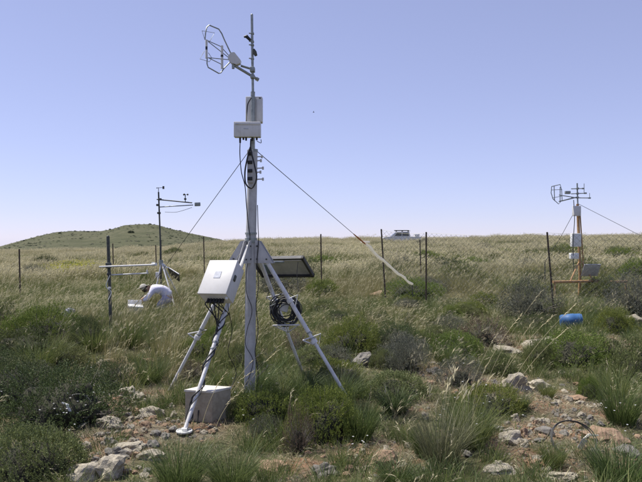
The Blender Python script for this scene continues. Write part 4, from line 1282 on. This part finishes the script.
a_ = TL + exu * .06 + eyu * .045; c_ = TR - exu * .035 + eyu * .045
b = MB(); b.tube([a_ - pn * .012, c_ - pn * .012], .008, 8); part(b, 'support_rod', M['leg'], sp)
jb = P(267, 269, 6.72)
b = MB(); b.box(jb, (.085, .07, .10), bev=.008); part(b, 'junction_box', M['darkgreen'], sp)
b = MB(); b.tube([jb + Vector((.02, 0, -.05)), P(271, 285, 6.75), P(266, 300, 6.7)], .004, 6); part(b, 'lead', M['black'], sp)
b = MB(); b.tube(spl([P(298, 262, 6.75), P(297, 275, 6.7), P(298.5, 292, 6.6)], 6), .003, 6); part(b, 'lead', M['black'], sp)
b = MB(); b.tube([P(262, 262, 6.7), P(284, 262, 6.8)], .012, 8); part(b, 'bracket', M['galv'], sp)

# ------------------------------------------------------------------ cable coil hung on the back leg
cc = P(285, 310.5, 6.55)
co = thing('cable_coil', cc, 'round coil of black and grey cable hanging on the right of the mast', 'cable coil')
rr = random.Random(4)
for k in range(22):
    mt = Euler((R(90) + rr.uniform(-.22, .22), rr.uniform(-.2, .2), rr.uniform(-.2, .2))).to_matrix()
    b = MB(); b.ring(cc + Vector((rr.gauss(0, .011), rr.uniform(-.04, .04), rr.gauss(0, .012))), rr.uniform(.105, .165) if k < 15 else rr.uniform(.07, .11), .0052, mt, 40, 6, .085, k)
    part(b, 'cable_loop', M['black'] if k % 4 else M['dkmetal'], co)
b = MB(); b.box(cc + Vector((.0, -.0, .05)), (.085, .03, .13), Euler((0, .3, .2)).to_matrix(), .012); part(b, 'plastic_bag', M['boxgrey'], co)
for k in range(3):
    a = .7 + k * 2.0
    b = MB(); c = cc + Vector((math.cos(a) * .138, 0, math.sin(a) * .138)); b.ring(c, .030, .005, Euler((0, a, 0)).to_matrix() @ Euler((0, 0, 0)).to_matrix(), 14, 6); part(b, 'tie', M['galv'], co)
b = MB(); b.tube([cc + Vector((.0, .0, .13)), P(279, 293, 6.62)], .005, 6); part(b, 'hanger', M['black'], co)
# open white triangular rest below the coil
rt = thing('bracket', P(288, 330, 6.55), 'small open white triangular bracket under the cable coil', 'bracket')
b = MB(); A_, B_, C_ = P(273, 325.5, 6.5), P(299, 325, 6.5), P(288, 332.5, 6.72); b.tube([A_, B_], .008, 8); b.tube([A_, C_], .007, 8); b.tube([B_, C_], .007, 8); b.tube([P(286, 325.5, 6.5), C_], .006, 8)
part(b, 'bars', M['leg'], rt)
bk0, bk1 = legpts['back']
tq = (C_.y - bk0.y) / (bk1.y - bk0.y)
b = MB(); b.tube([C_, bk0.lerp(bk1, tq)], .010, 8); part(b, 'stem', M['leg'], rt)

# ------------------------------------------------------------------ pale concrete box on the ground
def face_box():
    F0 = P(212, 421, 5.42); z = hz(F0.x, F0.y) - .02
    e1 = Vector((-.245, .06, 0)); e2 = Vector((.135, .165, 0))
    # corners from the front one
    a = Vector((F0.x, F0.y, z)); H = .275
    t = thing('concrete_box', a + (e1 + e2) / 2, 'square grey box with pale flat lid standing on the ground by the front tripod leg', 'box')
    b = MB(); base = [a, a + e2, a + e1 + e2, a + e1]
    for q in (base,):
        vs = q + [v + Vector((0, 0, H)) for v in q]
        b.add(vs, [(3, 2, 1, 0), (4, 5, 6, 7), (0, 1, 5, 4), (1, 2, 6, 5), (2, 3, 7, 6), (3, 0, 4, 7)])
    part(b, 'wall', M['concrete'], t, smooth=False)
    c = (e1 + e2) / 2; k = 1.05
    q = [a + c + (v - a - c) * k + Vector((0, 0, H + .002)) for v in base]
    b = MB(); vs = q + [v + Vector((0, 0, .016)) for v in q]
    b.add(vs, [(3, 2, 1, 0), (4, 5, 6, 7), (0, 1, 5, 4), (1, 2, 6, 5), (2, 3, 7, 6), (3, 0, 4, 7)])
    part(b, 'lid', M['concrete_top'], t, smooth=False)
    b = MB(); b.tube([a + e1 * .5 + Vector((0, -.06, .02)), a + e1 * .5 + Vector((0, 0, .12))], .006, 6); part(b, 'cable_tail', M['black'], t)
face_box()

# ------------------------------------------------------------------ black rings on the ground, white tags
p = G(574, 456)
t = thing('ground_ring', p, 'black plastic ring lying on the stony ground at the lower right', 'ring')
for k in range(2):
    mt = Euler((R(40) + .03 * k, R(-6), 0)).to_matrix()
    b = MB(); b.ring(p + Vector((0, .0, .115)), .155 + .005 * k, .0042, mt, 48, 8, .02, k); part(b, 'hoop', M['black'], t)
p2 = G(580, 452) + Vector((0, -.05, .06))
b = MB(); b.box(p2, (.045, .012, .085), Euler((.2, .5, .3)).to_matrix(), .005); b.tube([p2 + Vector((.0, 0, .03)), p2 + Vector((.05, 0, .07)), p2 + Vector((.13, .02, .06))], [.006, .012, .005], 6)
single(b, 'plastic_tag', M['concrete_top'], 'pale plastic tag hooked on the black ring', 'tag', org=p2)
p = G(78, 425)
p.y -= .05
t = thing('ground_ring', p + Vector((0, 0, .1)), 'thin black hoop standing in the big dark shrub at the left', 'ring')
b = MB(); b.ring(p + Vector((0, 0, .14)), .125, .006, Euler((R(62), 0, R(8))).to_matrix(), 40, 8, .02, 3); part(b, 'hoop', M['dkmetal'], t)
p2 = P(68.5, 409, p.y - .1)
b = MB(); b.box(p2, (.022, .012, .085), Euler((0, -.45, .2)).to_matrix(), .004); b.tube([p2 + Vector((-.0, 0, .03)), p2 + Vector((-.06, 0, .05))], .007, 6)
single(b, 'plastic_tag', M['white'], 'white plastic tag beside the hoop in the dark shrub', 'tag', org=p2)

# ------------------------------------------------------------------ blue drum
p = G(571, 328)
ax = Vector((.97, -.22, .10)).normalized()
t = thing('blue_drum', p, 'blue plastic drum lying on its side in front of the right station', 'drum')
c = p + Vector((0, 0, .125))
b = MB(); b.tube([c - ax * .165, c - ax * .155, c - ax * .06, c - ax * .05, c + ax * .05, c + ax * .06, c + ax * .155, c + ax * .165], [.095, .110, .112, .117, .117, .112, .110, .095], 28); part(b, 'barrel', M['blue'], t)
b = MB(); b.tube([c + ax * .160, c + ax * .180], .100, 28); part(b, 'lid', M['blue'], t)
b = MB(); b.tube([c - ax * .160, c - ax * .176], .096, 28); part(b, 'base', M['blue'], t)

# ------------------------------------------------------------------ fence
def angle_post(b, foot_, top_, wv=.034):
    d = (top_ - foot_).normalized(); s = d.cross(Vector((0, 1, 0))).normalized(); q = s.cross(d)
    th = .008
    prof = [(0, 0), (wv, 0), (wv, th), (th, th), (th, wv), (0, wv)]
    n = len(prof)
    vs = [foot_ + s * x + q * y for x, y in prof] + [top_ + s * x + q * y for x, y in prof]
    b.add(vs, [tuple(range(n)), tuple(range(2 * n - 1, n - 1, -1))] + [(i, i + n, (i + 1) % n + n, (i + 1) % n) for i in range(n)])
FP = [(382, 229, 14.6, 387), (427, 232, 14.0, 427), (548, 232, 12.4, 556)]
fence = thing('wire_fence', (1.4, 14.6, hz(1.4, 14.6)), 'diamond mesh wire fence on thin rusty posts, running right across the grass', 'fence')
tops = []
for (tx, ty, D, bx) in FP:
    tp = P(tx, ty, D); gx = (bx - 321) / F * D; ft = Vector((gx, D, hz(gx, D) - .15))
    b = MB(); angle_post(b, ft, tp); part(b, 'post', M['rust'], fence, smooth=False)
    tops.append((tp, ft + Vector((0, 0, .15))))
endt = P(760, 231.5, 10.8); tops.append((endt, Vector((endt.x, endt.y, hz(endt.x, endt.y)))))
b = MB(); angle_post(b, tops[-1][1] - Vector((0, 0, .15)), endt); part(b, 'post', M['rust'], fence, smooth=False)
for i in range(3):
    (ta, fa), (tb, fb) = tops[i], tops[i + 1]
    fa = Vector((fa.x * .0 + ta.x, ta.y, fa.z)); fb = Vector((tb.x, tb.y, fb.z))
    Ln = (Vector((tb.x, tb.y, 0)) - Vector((ta.x, ta.y, 0))).length
    cell = .115; hh = 1.62
    sagf = lambda u: .05 * math.sin(math.pi * u)
    def pt(u, v):   # u 0..1 along, v metres below the top
        return ta.lerp(tb, u) - Vector((0, 0, v + sagf(u) + .03))
    b = MB(); nn = int(Ln / cell)
    for k in range(-int(hh / cell), nn + 1):
        for sg in (1, -1):
            u0 = k * cell; u1 = u0 + hh
            s0 = max(u0, 0); s1 = min(u1, Ln)
            if s1 - s0 < .05: continue
            steps = max(2, int((s1 - s0) / .3))
            pts = []
            for q in range(steps + 1):
                uu = s0 + (s1 - s0) * q / steps; v = (uu - u0) if sg > 0 else hh - (uu - u0)
                pts.append(pt(uu / Ln, v))
            b.tube(pts, .0024, 3, cap=False)
    part(b, 'mesh_panel', M['wire'], fence)
    b = MB(); b.tube([pt(k / 8, -.01) for k in range(9)], .0022, 4); part(b, 'top_wire', M['wire'], fence)
for (tx, ty, D, bx, lab) in [
    (321.5, 234, 17, 322.5, 'thin dark fence post right of the solar panel'),
    (204, 236.5, 24, 205, 'thin fence post at the right foot of the hill'),
    (156, 245, 26, 157, 'short thin post just left of the left station mast'),
    (113, 243.5, 27, 114, 'short thin post right of the thick boom post'),
    (19.5, 249, 20, 20.5, 'thin fence post alone near the left edge'),
    (420.5, 240, 20, 422, 'faint low post just left of the fence post near the pickup')]:
    tp = P(tx, ty, D); gx = (bx - 321) / F * D
    b = MB(); angle_post(b, Vector((gx, D, hz(gx, D) - .2)), tp, .036)
    single(b, 'fence_post', M['rust'], lab, 'fence post', org=(gx, D, hz(gx, D)), smooth=False)

# ------------------------------------------------------------------ boom post (left)
D = 9.6
gx = (111.5 - 321) / F * D
t = thing('boom_post', (gx, D, hz(gx, D)), 'thick dark metal post carrying two white horizontal tubes at the left', 'post')
b = MB(); b.tube([(gx, D, hz(gx, D) - .2), P(108, 237, D)], .024, 10); b.ball(P(108, 237, D), .026, 8, 5); part(b, 'post_tube', M['dkmetal'], t)
b = MB(); b.box(P(108.5, 265.5, D - .01), (.075, .07, .085), bev=.01); part(b, 'clamp', M['dkmetal'], t)
b = MB(); b.box(P(109, 274, D - .01), (.055, .06, .04), bev=.008); part(b, 'clamp', M['dkmetal'], t)
b = MB(); b.tube([P(99.5, 266.8, D), P(152, 264.8, D - .4)], .0135, 10); part(b, 'boom_tube', M['leg'], t)
b = MB(); b.tube([P(111, 275, D), P(148, 273.2, D - .4)], .011, 10); part(b, 'boom_tube', M['leg'], t)
b = MB(); b.tube([P(152, 264.8, D - .4), P(156, 264.2, D - .45)], .022, 10); b.tube([P(153, 262.2, D - .4), P(153, 264.8, D - .4)], .02, 10); part(b, 'radiation_head', M['white'], t)
b = MB(); b.tube([P(147, 272.4, D - .4), P(147, 270, D - .4)], .012, 8); part(b, 'sensor_stub', M['white'], t)
b = MB(); b.tube(spl([P(110, 275, D - .04), P(106, 286, D - .05), P(111, 292, D - .04), P(108, 300, D - .04)], 6), .006, 6); part(b, 'cable_tail', M['white'], t)
b = MB(); b.box(P(109.5, 288, D - .03), (.04, .03, .03), bev=.005); part(b, 'tape', M['white'], t)

# ------------------------------------------------------------------ left station
D = 15.0
gx = (161 - 321) / F * D; gz = hz(gx, D)
t = thing('weather_station', (gx, D, gz), 'left weather station on a pale tripod with arm carrying cup anemometer', 'weather station')
b = MB(); b.tube([(gx, D, gz), P(160.5, 240, D)], .024, 12); b.tube([P(160.5, 246, D), P(158.6, 192, D)], .019, 12); part(b, 'pole', M['dkmetal'], t)
ap = P(161.5, 262, D)
for (x, y, dy) in ((152, 306, -.2), (175, 306, -.6), (182, 300, .5)):
    f = Vector(((x - 321) / F * (D + dy), D + dy, 0)); f.z = hz(f.x, f.y)
    b = MB(); b.tube([ap, f], .018, 10); part(b, 'leg', M['leg'], t)
b = MB(); b.tube([P(161, 260, D), P(161, 265, D)], .05, 12); part(b, 'collar', M['galv'], t)
b = MB(); b.tube([P(157, 199.4, D), P(192, 202.8, D - .3)], .015, 10); part(b, 'arm', M['dkmetal'], t)
b = MB(); b.tube([P(160, 207, D), P(193, 205.0, D - .3)], .012, 10); part(b, 'arm', M['galv'], t)
b = MB(); b.tube(spl([P(165, 212, D), P(177, 212, D - .1), P(192, 207.5, D - .3)], 8), .005, 6); part(b, 'cable', M['dkmetal'], t)
b = MB(); b.box(P(197.5, 204.3, D - .3), (.13, .10, .085), Euler((0, -.05, .3)).to_matrix(), .01); part(b, 'sensor_box', M['galv'], t)
for xx, yy in ((160, 199.3), (158, 205), (159, 213)):
    b = MB(); b.box(P(xx, yy, D), (.075, .07, .05), bev=.01); part(b, 'clamp', M['dkmetal'], t)
b = MB(); b.tube([P(185.3, 201.5, D - .25), P(185.3, 194.5, D - .25)], .010, 8); b.box(P(185.3, 199, D - .25), (.05, .05, .04), bev=.006)
for k in range(3):
    a = .3 + k * 2.094; c0 = P(185.3, 194.5, D - .25); c1 = c0 + Vector((math.cos(a) * .055, math.sin(a) * .055, 0)); b.tube([c0, c1], .004, 6); b.ball(c1, .022, 8, 6)
part(b, 'cup_anemometer', M['dkmetal'], t)
b = MB(); b.tube([P(158.6, 192, D), P(158.6, 187.5, D)], .008, 8); b.tube([P(157, 188, D), P(163.5, 187.6, D)], .006, 6); b.box(P(163.5, 187.6, D), (.045, .006, .07)); b.ball(P(157, 188, D), .014, 8, 6); part(b, 'wind_vane', M['dkmetal'], t)
pa, pb, pc, pd = P(168, 268, D - .1), P(179, 275, D - .35), P(179.5, 281.5, D - .2), P(170.5, 274.5, D + .05)
nn_ = (pb - pa).cross(pd - pa).normalized() * .01
b = MB(); vs = [v - nn_ for v in (pa, pb, pc, pd)] + [v + nn_ for v in (pa, pb, pc, pd)]
b.add(vs, [(3, 2, 1, 0), (4, 5, 6, 7), (0, 1, 5, 4), (1, 2, 6, 5), (2, 3, 7, 6), (3, 0, 4, 7)]); part(b, 'small_solar_panel', M['panelframe'], t, smooth=False)
b = MB(); b.tube([pa + Vector((0, 0, .02)), pb + Vector((0, 0, .02))], .013, 8); part(b, 'panel_rail', M['leg'], t)
b = MB(); b.tube([P(161, 262, D), P(167, 268, D)], .02, 8); part(b, 'bracket', M['white'], t)
b = MB(); b.box(P(157.5, 275, D + .03), (.09, .06, .14), bev=.01); part(b, 'battery_box', M['boxgrey'], t)

# ------------------------------------------------------------------ right station
D = 17.0
gx = (579.5 - 321) / F * D; gz = hz(gx, D)
t = thing('flux_station', (gx, D, gz), 'ochre painted measuring station with wire cage wind sensor behind the fence at the right', 'weather station')
b = MB(); b.tube([(gx, D, gz), P(580, 276, D), P(579.5, 255, D), P(577.5, 204, D)], .038, 12); part(b, 'ochre_pole', M['orangepaint'], t)
b = MB(); b.tube([P(583.3, 276, D), P(583.3, 262, D), P(580, 214, D)], .017, 10); part(b, 'side_tube', M['orangepaint'], t)
b = MB(); b.tube([P(578, 214, D), P(577, 183.2, D)], .019, 10); part(b, 'top_pole', M['galv'], t)
b = MB(); b.tube([P(553, 282, D - .8), P(600, 281, D - .2)], .036, 10); part(b, 'base_beam', M['orangepaint'], t)
b = MB(); b.tube([P(596, 282.5, D - .4), P(627, 281.5, D + .6)], .036, 10); part(b, 'base_beam', M['orangepaint'], t)
b = MB(); b.tube([P(570, 282, D - .5), P(579, 262, D)], .02, 8); part(b, 'brace', M['orangepaint'], t)
b = MB(); b.tube([P(594, 282, D - .3), P(582, 262, D)], .02, 8); part(b, 'brace', M['orangepaint'], t)
for x_, y_, dy in ((555, 282, -.8), (626, 281.5, .6), (598, 281.5, -.3)):
    q0 = P(x_, y_, D + dy); b = MB(); b.tube([q0, Vector((q0.x, q0.y, hz(q0.x, q0.y)))], .025, 8); part(b, 'foot', M['orangepaint'], t)
for (x_, y_, ww, hh, nm) in ((576.5, 211, .19, .27, 'sensor_case'), (575.7, 240, .25, .36, 'white_box'), (574, 256, .22, .16, 'small_white_box')):
    b = MB(); b.box(P(x_, y_, D - .12), (ww, .14, hh), bev=.012); part(b, nm, M['white'] if nm != 'sensor_case' else M['boxgrey'], t)
b = MB(); b.tube(spl([P(573.5, 200, D - .1), P(574.5, 220, D - .2), P(573, 245, D - .22), P(574, 272, D - .1)], 6), .010, 6); part(b, 'cable', M['dkmetal'], t)
mt = Euler((.5, 0, .12)).to_matrix()
b = MB(); b.box(P(591, 270, D - .25), (.46, .03, .36), mt, .004); part(b, 'solar_panel', M['panelback'], t)
b = MB(); b.tube([P(559, 201.5, D - .2), P(577.5, 197, D)], .016, 8); b.tube([P(559, 195, D - .2), P(577.5, 198, D)], .012, 8); part(b, 'sonic_arm', M['galv'], t)
fr = [(551.5, 186.5), (560, 184.5), (561.5, 190), (562, 200), (558.5, 204), (553, 199), (551, 193), (551.5, 186.5)]
b = MB(); b.tube([P(x_, y_, D - .2) for x_, y_ in fr], .011, 8); part(b, 'sonic_cage', M['galv'], t)
b = MB(); b.tube([P(551, 190, D - .2), P(562, 189.5, D - .2)], .008, 6); b.tube([P(552, 198, D - .2), P(562, 196, D - .2)], .008, 6); b.tube([P(554, 186, D - .2), P(554.5, 201, D - .2)], .012, 8); b.tube([P(560, 187, D - .2), P(560, 201, D - .2)], .012, 8); part(b, 'transducers', M['galv'], t)
b = MB(); b.box(P(567.5, 192.5, D - .1), (.14, .08, .08), bev=.01); part(b, 'sonic_body', M['galv'], t)
for (ya, xb, yb) in ((188.5, 583, 188.5), (193.5, 585.5, 193.2), (197.5, 589.5, 198)):
    b = MB(); b.tube([P(571, ya + .3, D), P(xb, yb, D)], .012, 8); b.box(P(xb, yb, D), (.06, .04, .04), bev=.008); b.box(P(577.4, ya, D), (.06, .07, .05), bev=.008); part(b, 'sensor_arm', M['galv'], t)
b = MB(); b.tube([P(584, 194, D), P(584, 183.5, D)], .008, 6); b.tube([P(589.5, 198, D), P(589.5, 193, D)], .007, 6); part(b, 'antenna', M['galv'], t)
for j, (x_, y_, dd_, lab) in enumerate(((642 + 60, 262, -1.5, 'thin guy wire of the right station running down to the right edge'), (548, 262, 1.0, 'thin guy wire of the right station running down to the left'))):
    s0 = P(578.5, 204, D); e = P(x_, y_, D + dd_)
    if j: e = P(545, 262, D + 1)
    single(rope([s0, s0.lerp(e, .5) - Vector((0, 0, .06)), e], .006), 'guy_wire', M['dkmetal'], lab, 'guy wire', org=s0)
    # its peg
    b = MB(); b.tube([e, Vector((e.x, e.y, hz(e.x, e.y) - .1))], .014, 8); single(b, 'guy_stake', M['dkmetal'], ('right' if j == 0 else 'left') + ' stake holding a guy wire of the right station', 'stake', org=e)

# ------------------------------------------------------------------ crouching person and open case
PY = 12.0
def B(px, py, dy=0.0): return P(px, py, PY + dy)
gz = hz(-3.1, 12.0)
base = Vector((-2.95, 12.0, gz))
person = thing('person', base, 'person in pale lilac shirt and cloth hat kneeling bent over beside the left station', 'person')
def skin_body(name, joints, edges, m, parent, lv=2):
    me = bpy.data.meshes.new(name)
    me.from_pydata([tuple(Vector(j[0]) - BASES[parent.name]) for j in joints], edges, [])
    o = bpy.data.objects.new(name, me); col.objects.link(o)
    s_ = o.modifiers.new('skin', 'SKIN')
    if not me.skin_vertices: 
        bpy.context.view_layer.objects.active = o
    for i, j in enumerate(joints):
        sv = me.skin_vertices[0].data[i]; r = j[1]
        sv.radius = (r, r) if not isinstance(r, tuple) else r
        sv.use_root = (i == 0)
    sub = o.modifiers.new('sub', 'SUBSURF'); sub.levels = lv; sub.render_levels = lv
    dg = bpy.context.evaluated_depsgraph_get(); dg.update()
    ev = o.evaluated_get(dg); m2 = bpy.data.meshes.new_from_object(ev)
    bpy.data.objects.remove(o)
    m2.name = name; m2.materials.clear(); m2.materials.append(m); m2.polygons.foreach_set('use_smooth', [True] * len(m2.polygons))
    o = bpy.data.objects.new(name, m2); col.objects.link(o); o.parent = parent
    return o
hip = Vector((-2.84, 12.05, gz + .36)); waist = Vector((-2.97, 12.02, gz + .53)); chest = Vector((-3.14, 11.97, gz + .60)); neck = Vector((-3.30, 11.93, gz + .60)); head = Vector((-3.39, 11.90, gz + .555))
shl = Vector((-3.18, 11.80, gz + .54)); shr = Vector((-3.20, 12.12, gz + .56))
ell = Vector((-3.30, 11.72, gz + .33)); elr = Vector((-3.40, 12.14, gz + .36))
wl = Vector((-3.50, 11.78, gz + .24)); wr = Vector((-3.58, 12.02, gz + .25))
knl = Vector((-3.08, 11.80, gz + .10)); knr = Vector((-3.12, 12.22, gz + .10))
anl = Vector((-2.72, 11.86, gz + .07)); anr = Vector((-2.72, 12.20, gz + .07)); hl = Vector((-2.84, 11.93, gz + .34)); hr = Vector((-2.84, 12.17, gz + .34))
tol = anl + Vector((-.02, -.02, -.05)) + Vector((.12, 0, 0)); tor = anr + Vector((.10, .02, -.05))
J = [(hip, .105), (waist, .10), (chest, .11), (neck, .058), (head - (head - neck) * .1, .085), (head + Vector((-.06, -.01, -.04)), .07),
     (shl, .062), (ell, .046), (wl, .032), (shr, .062), (elr, .046), (wr, .032), (hl, .07), (knl, .056), (anl, .045), (tol, .04), (hr, .07), (knr, .056), (anr, .045), (tor, .04)]
E = [(0, 1), (1, 2), (2, 3), (3, 4), (4, 5), (2, 6), (6, 7), (7, 8), (2, 9), (9, 10), (10, 11), (0, 12), (12, 13), (13, 14), (14, 15), (0, 16), (16, 17), (17, 18), (18, 19)]
skin_body('body', J, E, M['skin'], person)
Js = [(hip + Vector((.06, 0, .0)), .135), (hip.lerp(waist, .35), .15), (waist, .142), (chest, .155), (chest.lerp(neck, .65), .085), (shl, .078), (shl.lerp(ell, .55), .064), (ell, .058), (ell.lerp(wl, .5), .05), (shr, .078), (elr, .058), (elr.lerp(wr, .5), .05)]
skin_body('shirt', Js, [(0, 1), (1, 2), (2, 3), (3, 4), (3, 5), (5, 6), (6, 7), (7, 8), (3, 9), (9, 10), (10, 11)], M['shirt'], person)
Jt = [(hip, .146), (hl.lerp(knl, .25), .118), (knl, .074), (anl.lerp(knl, .15), .058), (hr.lerp(knr, .25), .118), (knr, .078), (anr.lerp(knr, .15), .058)]
skin_body('trousers', Jt, [(0, 1), (1, 2), (2, 3), (0, 4), (4, 5), (5, 6)], M['trouser'], person)
hd = (head - neck).normalized(); hn = Vector((-.45, 0, .89)); 
hup = (Vector((-.35, 0, .94))).normalized()
mt = hup.to_track_quat('Z', 'Y').to_matrix()
hc = head + Vector((-.045, -.005, .03))
b = MB(); b.ball(hc + hup * .03, .098, 16, 10, (1.05, .92, .85), mt)
for k in range(1): b.tube([hc + hup * .035, hc + hup * .042], [.165, .155], 24)
part(b, 'hat', M['hat'], person)
b = MB(); b.ball(hc + Vector((.03, 0, -.015)), .094, 14, 10, (.95, .85, 1)); part(b, 'hair', M['hair'], person)
for (wr_, nm) in ((wl, 1), (wr, -1)):
    d = Vector((-.8, .1 * nm, -.55)).normalized(); sdd = d.cross(Vector((0, 0, 1))).normalized()
    b = MB(); b.ball(wr_ + d * .045, .04, 10, 7, (1.1, .8, .5))
    for k in range(4):
        r0 = wr_ + d * .075 + sdd * (-.024 + .016 * k); q1 = r0 + d * (.035 - .004 * abs(k - 1.5)); b.tube([r0 - d * .02, q1, q1 + (d + Vector((0, 0, -.8))).normalized() * .03], [.009, .0085, .007], 6)
    r0 = wr_ + d * .03 + sdd * nm * .03; b.tube([r0, r0 + (d + sdd * nm).normalized() * .04, r0 + (d * 1.6 + sdd * nm * .4).normalized() * .065], [.011, .010, .008], 6)
    part(b, 'hand', M['skin'], person)
dxp = Vector((-.60, 2.0, 0)); dxp.z = hz(-3.6, 14.0) - gz - .02
person.location = person.location + dxp + Vector((.06, 0, 0))
person.scale = (.88, .88, .88)
# open case / laptop
cx = -3.80; cy = 12.9; cz_ = hz(cx, cy)
t = thing('open_case', (cx, cy, cz_), 'light grey open instrument case in front of the kneeling person', 'case')
b = MB(); b.box((cx, cy, cz_ + .21), (.30, .22, .04), Euler((.1, .1, .3)).to_matrix(), .008); part(b, 'tray', M['white'], t)
b = MB(); b.box((cx - .05, cy + .12, cz_ + .27), (.28, .02, .12), Euler((-.35, .05, .3)).to_matrix(), .008); part(b, 'open_lid', M['boxgrey'], t)
b = MB(); b.box((cx, cy, cz_ + .09), (.24, .18, .19), Euler((0, 0, .3)).to_matrix(), .01); part(b, 'crate', M['boxgrey'], t)

# ------------------------------------------------------------------ pickup far on the plain
D = 76
cx = (401.5 - 321) / F * D
gz_ = hz(cx, D)
car = thing('parked_pickup', (cx, D, gz_), 'white pickup with roof rack parked far away on the horizon', 'pickup truck')
def prof(b, pts, y0, y1): b.prism([(cx + x, gz_ + z) for x, z in pts], D + y0, D + y1); return b
lower = [(-2.55, .45), (-2.6, .95), (-2.35, 1.08), (-1.35, 1.18), (1.0, 1.18), (1.02, 1.12), (2.5, 1.12), (2.52, .5)]
part(prof(MB(), lower, -.85, .85), 'body', M['carpaint'], car, smooth=False)
cabp = [(-1.4, 1.18), (-.72, 1.78), (.95, 1.80), (1.08, 1.18)]
part(prof(MB(), cabp, -.74, .74), 'cab', M['carpaint'], car, smooth=False)
part(prof(MB(), [(-1.02, 1.24), (-.66, 1.70), (-.08, 1.70), (-.08, 1.24)], -.765, -.742), 'window', M['glass'], car, smooth=False)
part(prof(MB(), [(.02, 1.24), (.02, 1.70), (.82, 1.70), (.90, 1.24)], -.765, -.742), 'window', M['glass'], car, smooth=False)
b = MB(); b.add([(cx - 1.42, D - .66, gz_ + 1.22), (cx - 1.42, D + .66, gz_ + 1.22), (cx - .80, D + .62, gz_ + 1.75), (cx - .80, D - .62, gz_ + 1.75)], [(0, 1, 2, 3)]); b.prism([(cx - 1.41, gz_ + 1.20), (cx - .78, gz_ + 1.76), (cx - .74, gz_ + 1.72), (cx - 1.36, gz_ + 1.18)], D - .64, D + .64); part(b, 'windscreen', M['glass'], car, smooth=False)
b = MB()
for xx in (-.7, .1, .9): b.box((cx + xx, D, gz_ + 1.86), (.05, 1.3, .08))
b.box((cx + .1, D - .6, gz_ + 1.93), (2.0, .05, .05)); b.box((cx + .1, D + .6, gz_ + 1.93), (2.0, .05, .05)); b.box((cx + .0, D, gz_ + 1.99), (1.9, .9, .07)); part(b, 'roof_rack', M['dkmetal'], car, smooth=False)
b = MB(); b.box((cx + 2.0, D - .2, gz_ + 1.30), (.62, .9, .36), bev=.03); part(b, 'cargo_box', M['boxgrey'], car)
for xx in (-1.65, 1.6):
    for yy in (-.80, .80):
        c0 = Vector((cx + xx, D + yy, gz_ + .38)); b = MB(); b.tube([c0 - Vector((0, .12, 0)), c0 + Vector((0, .12, 0))], .38, 22); wh = part(b, 'wheel', M['rubber'], car)
        b = MB(); b.tube([c0 - Vector((0, .135, 0)), c0 + Vector((0, .135, 0))], .20, 16); part(b, 'rim', M['galv'], wh, sub=car)
b = MB(); b.box((cx - 2.56, D - .6, gz_ + .86), (.05, .28, .16), bev=.01); part(b, 'headlight', M['white'], car)
car.scale = (.9, .9, .9)
b = MB(); b.box((cx - 2.60, D, gz_ + .52), (.12, 1.65, .18), bev=.02); part(b, 'bumper', M['dkmetal'], car)

# ------------------------------------------------------------------ tiny bird in the sky
D = 60
c = P(313.5, 112.5, D)
t = thing('bird', c, 'tiny dark bird flying in the empty sky right of the mast', 'bird')
b = MB(); b.tube([c + Vector((-.13, 0, 0)), c + Vector((-.05, 0, .01)), c + Vector((.06, 0, .01)), c + Vector((.16, 0, -.01))], [.01, .045, .04, .012], 8); part(b, 'body', M['hair'], t)
for sg in (-1, 1):
    b = MB(); b.add([c + Vector((-.05, 0, .02)), c + Vector((.05, 0, .02)), c + Vector((.06, sg * .26, .17)), c + Vector((-.01, sg * .24, .15)), c + Vector((-.05, 0, .03)), c + Vector((.05, 0, .03)), c + Vector((.06, sg * .26, .18)), c + Vector((-.01, sg * .24, .16))], [(0, 1, 2, 3), (7, 6, 5, 4), (0, 4, 5, 1), (1, 5, 6, 2), (2, 6, 7, 3), (3, 7, 4, 0)]); part(b, 'wing', M['hair'], t)

t.scale = (.6, .6, .6)
for o in list(bpy.data.objects):
    if '_b' in o: del o['_b']
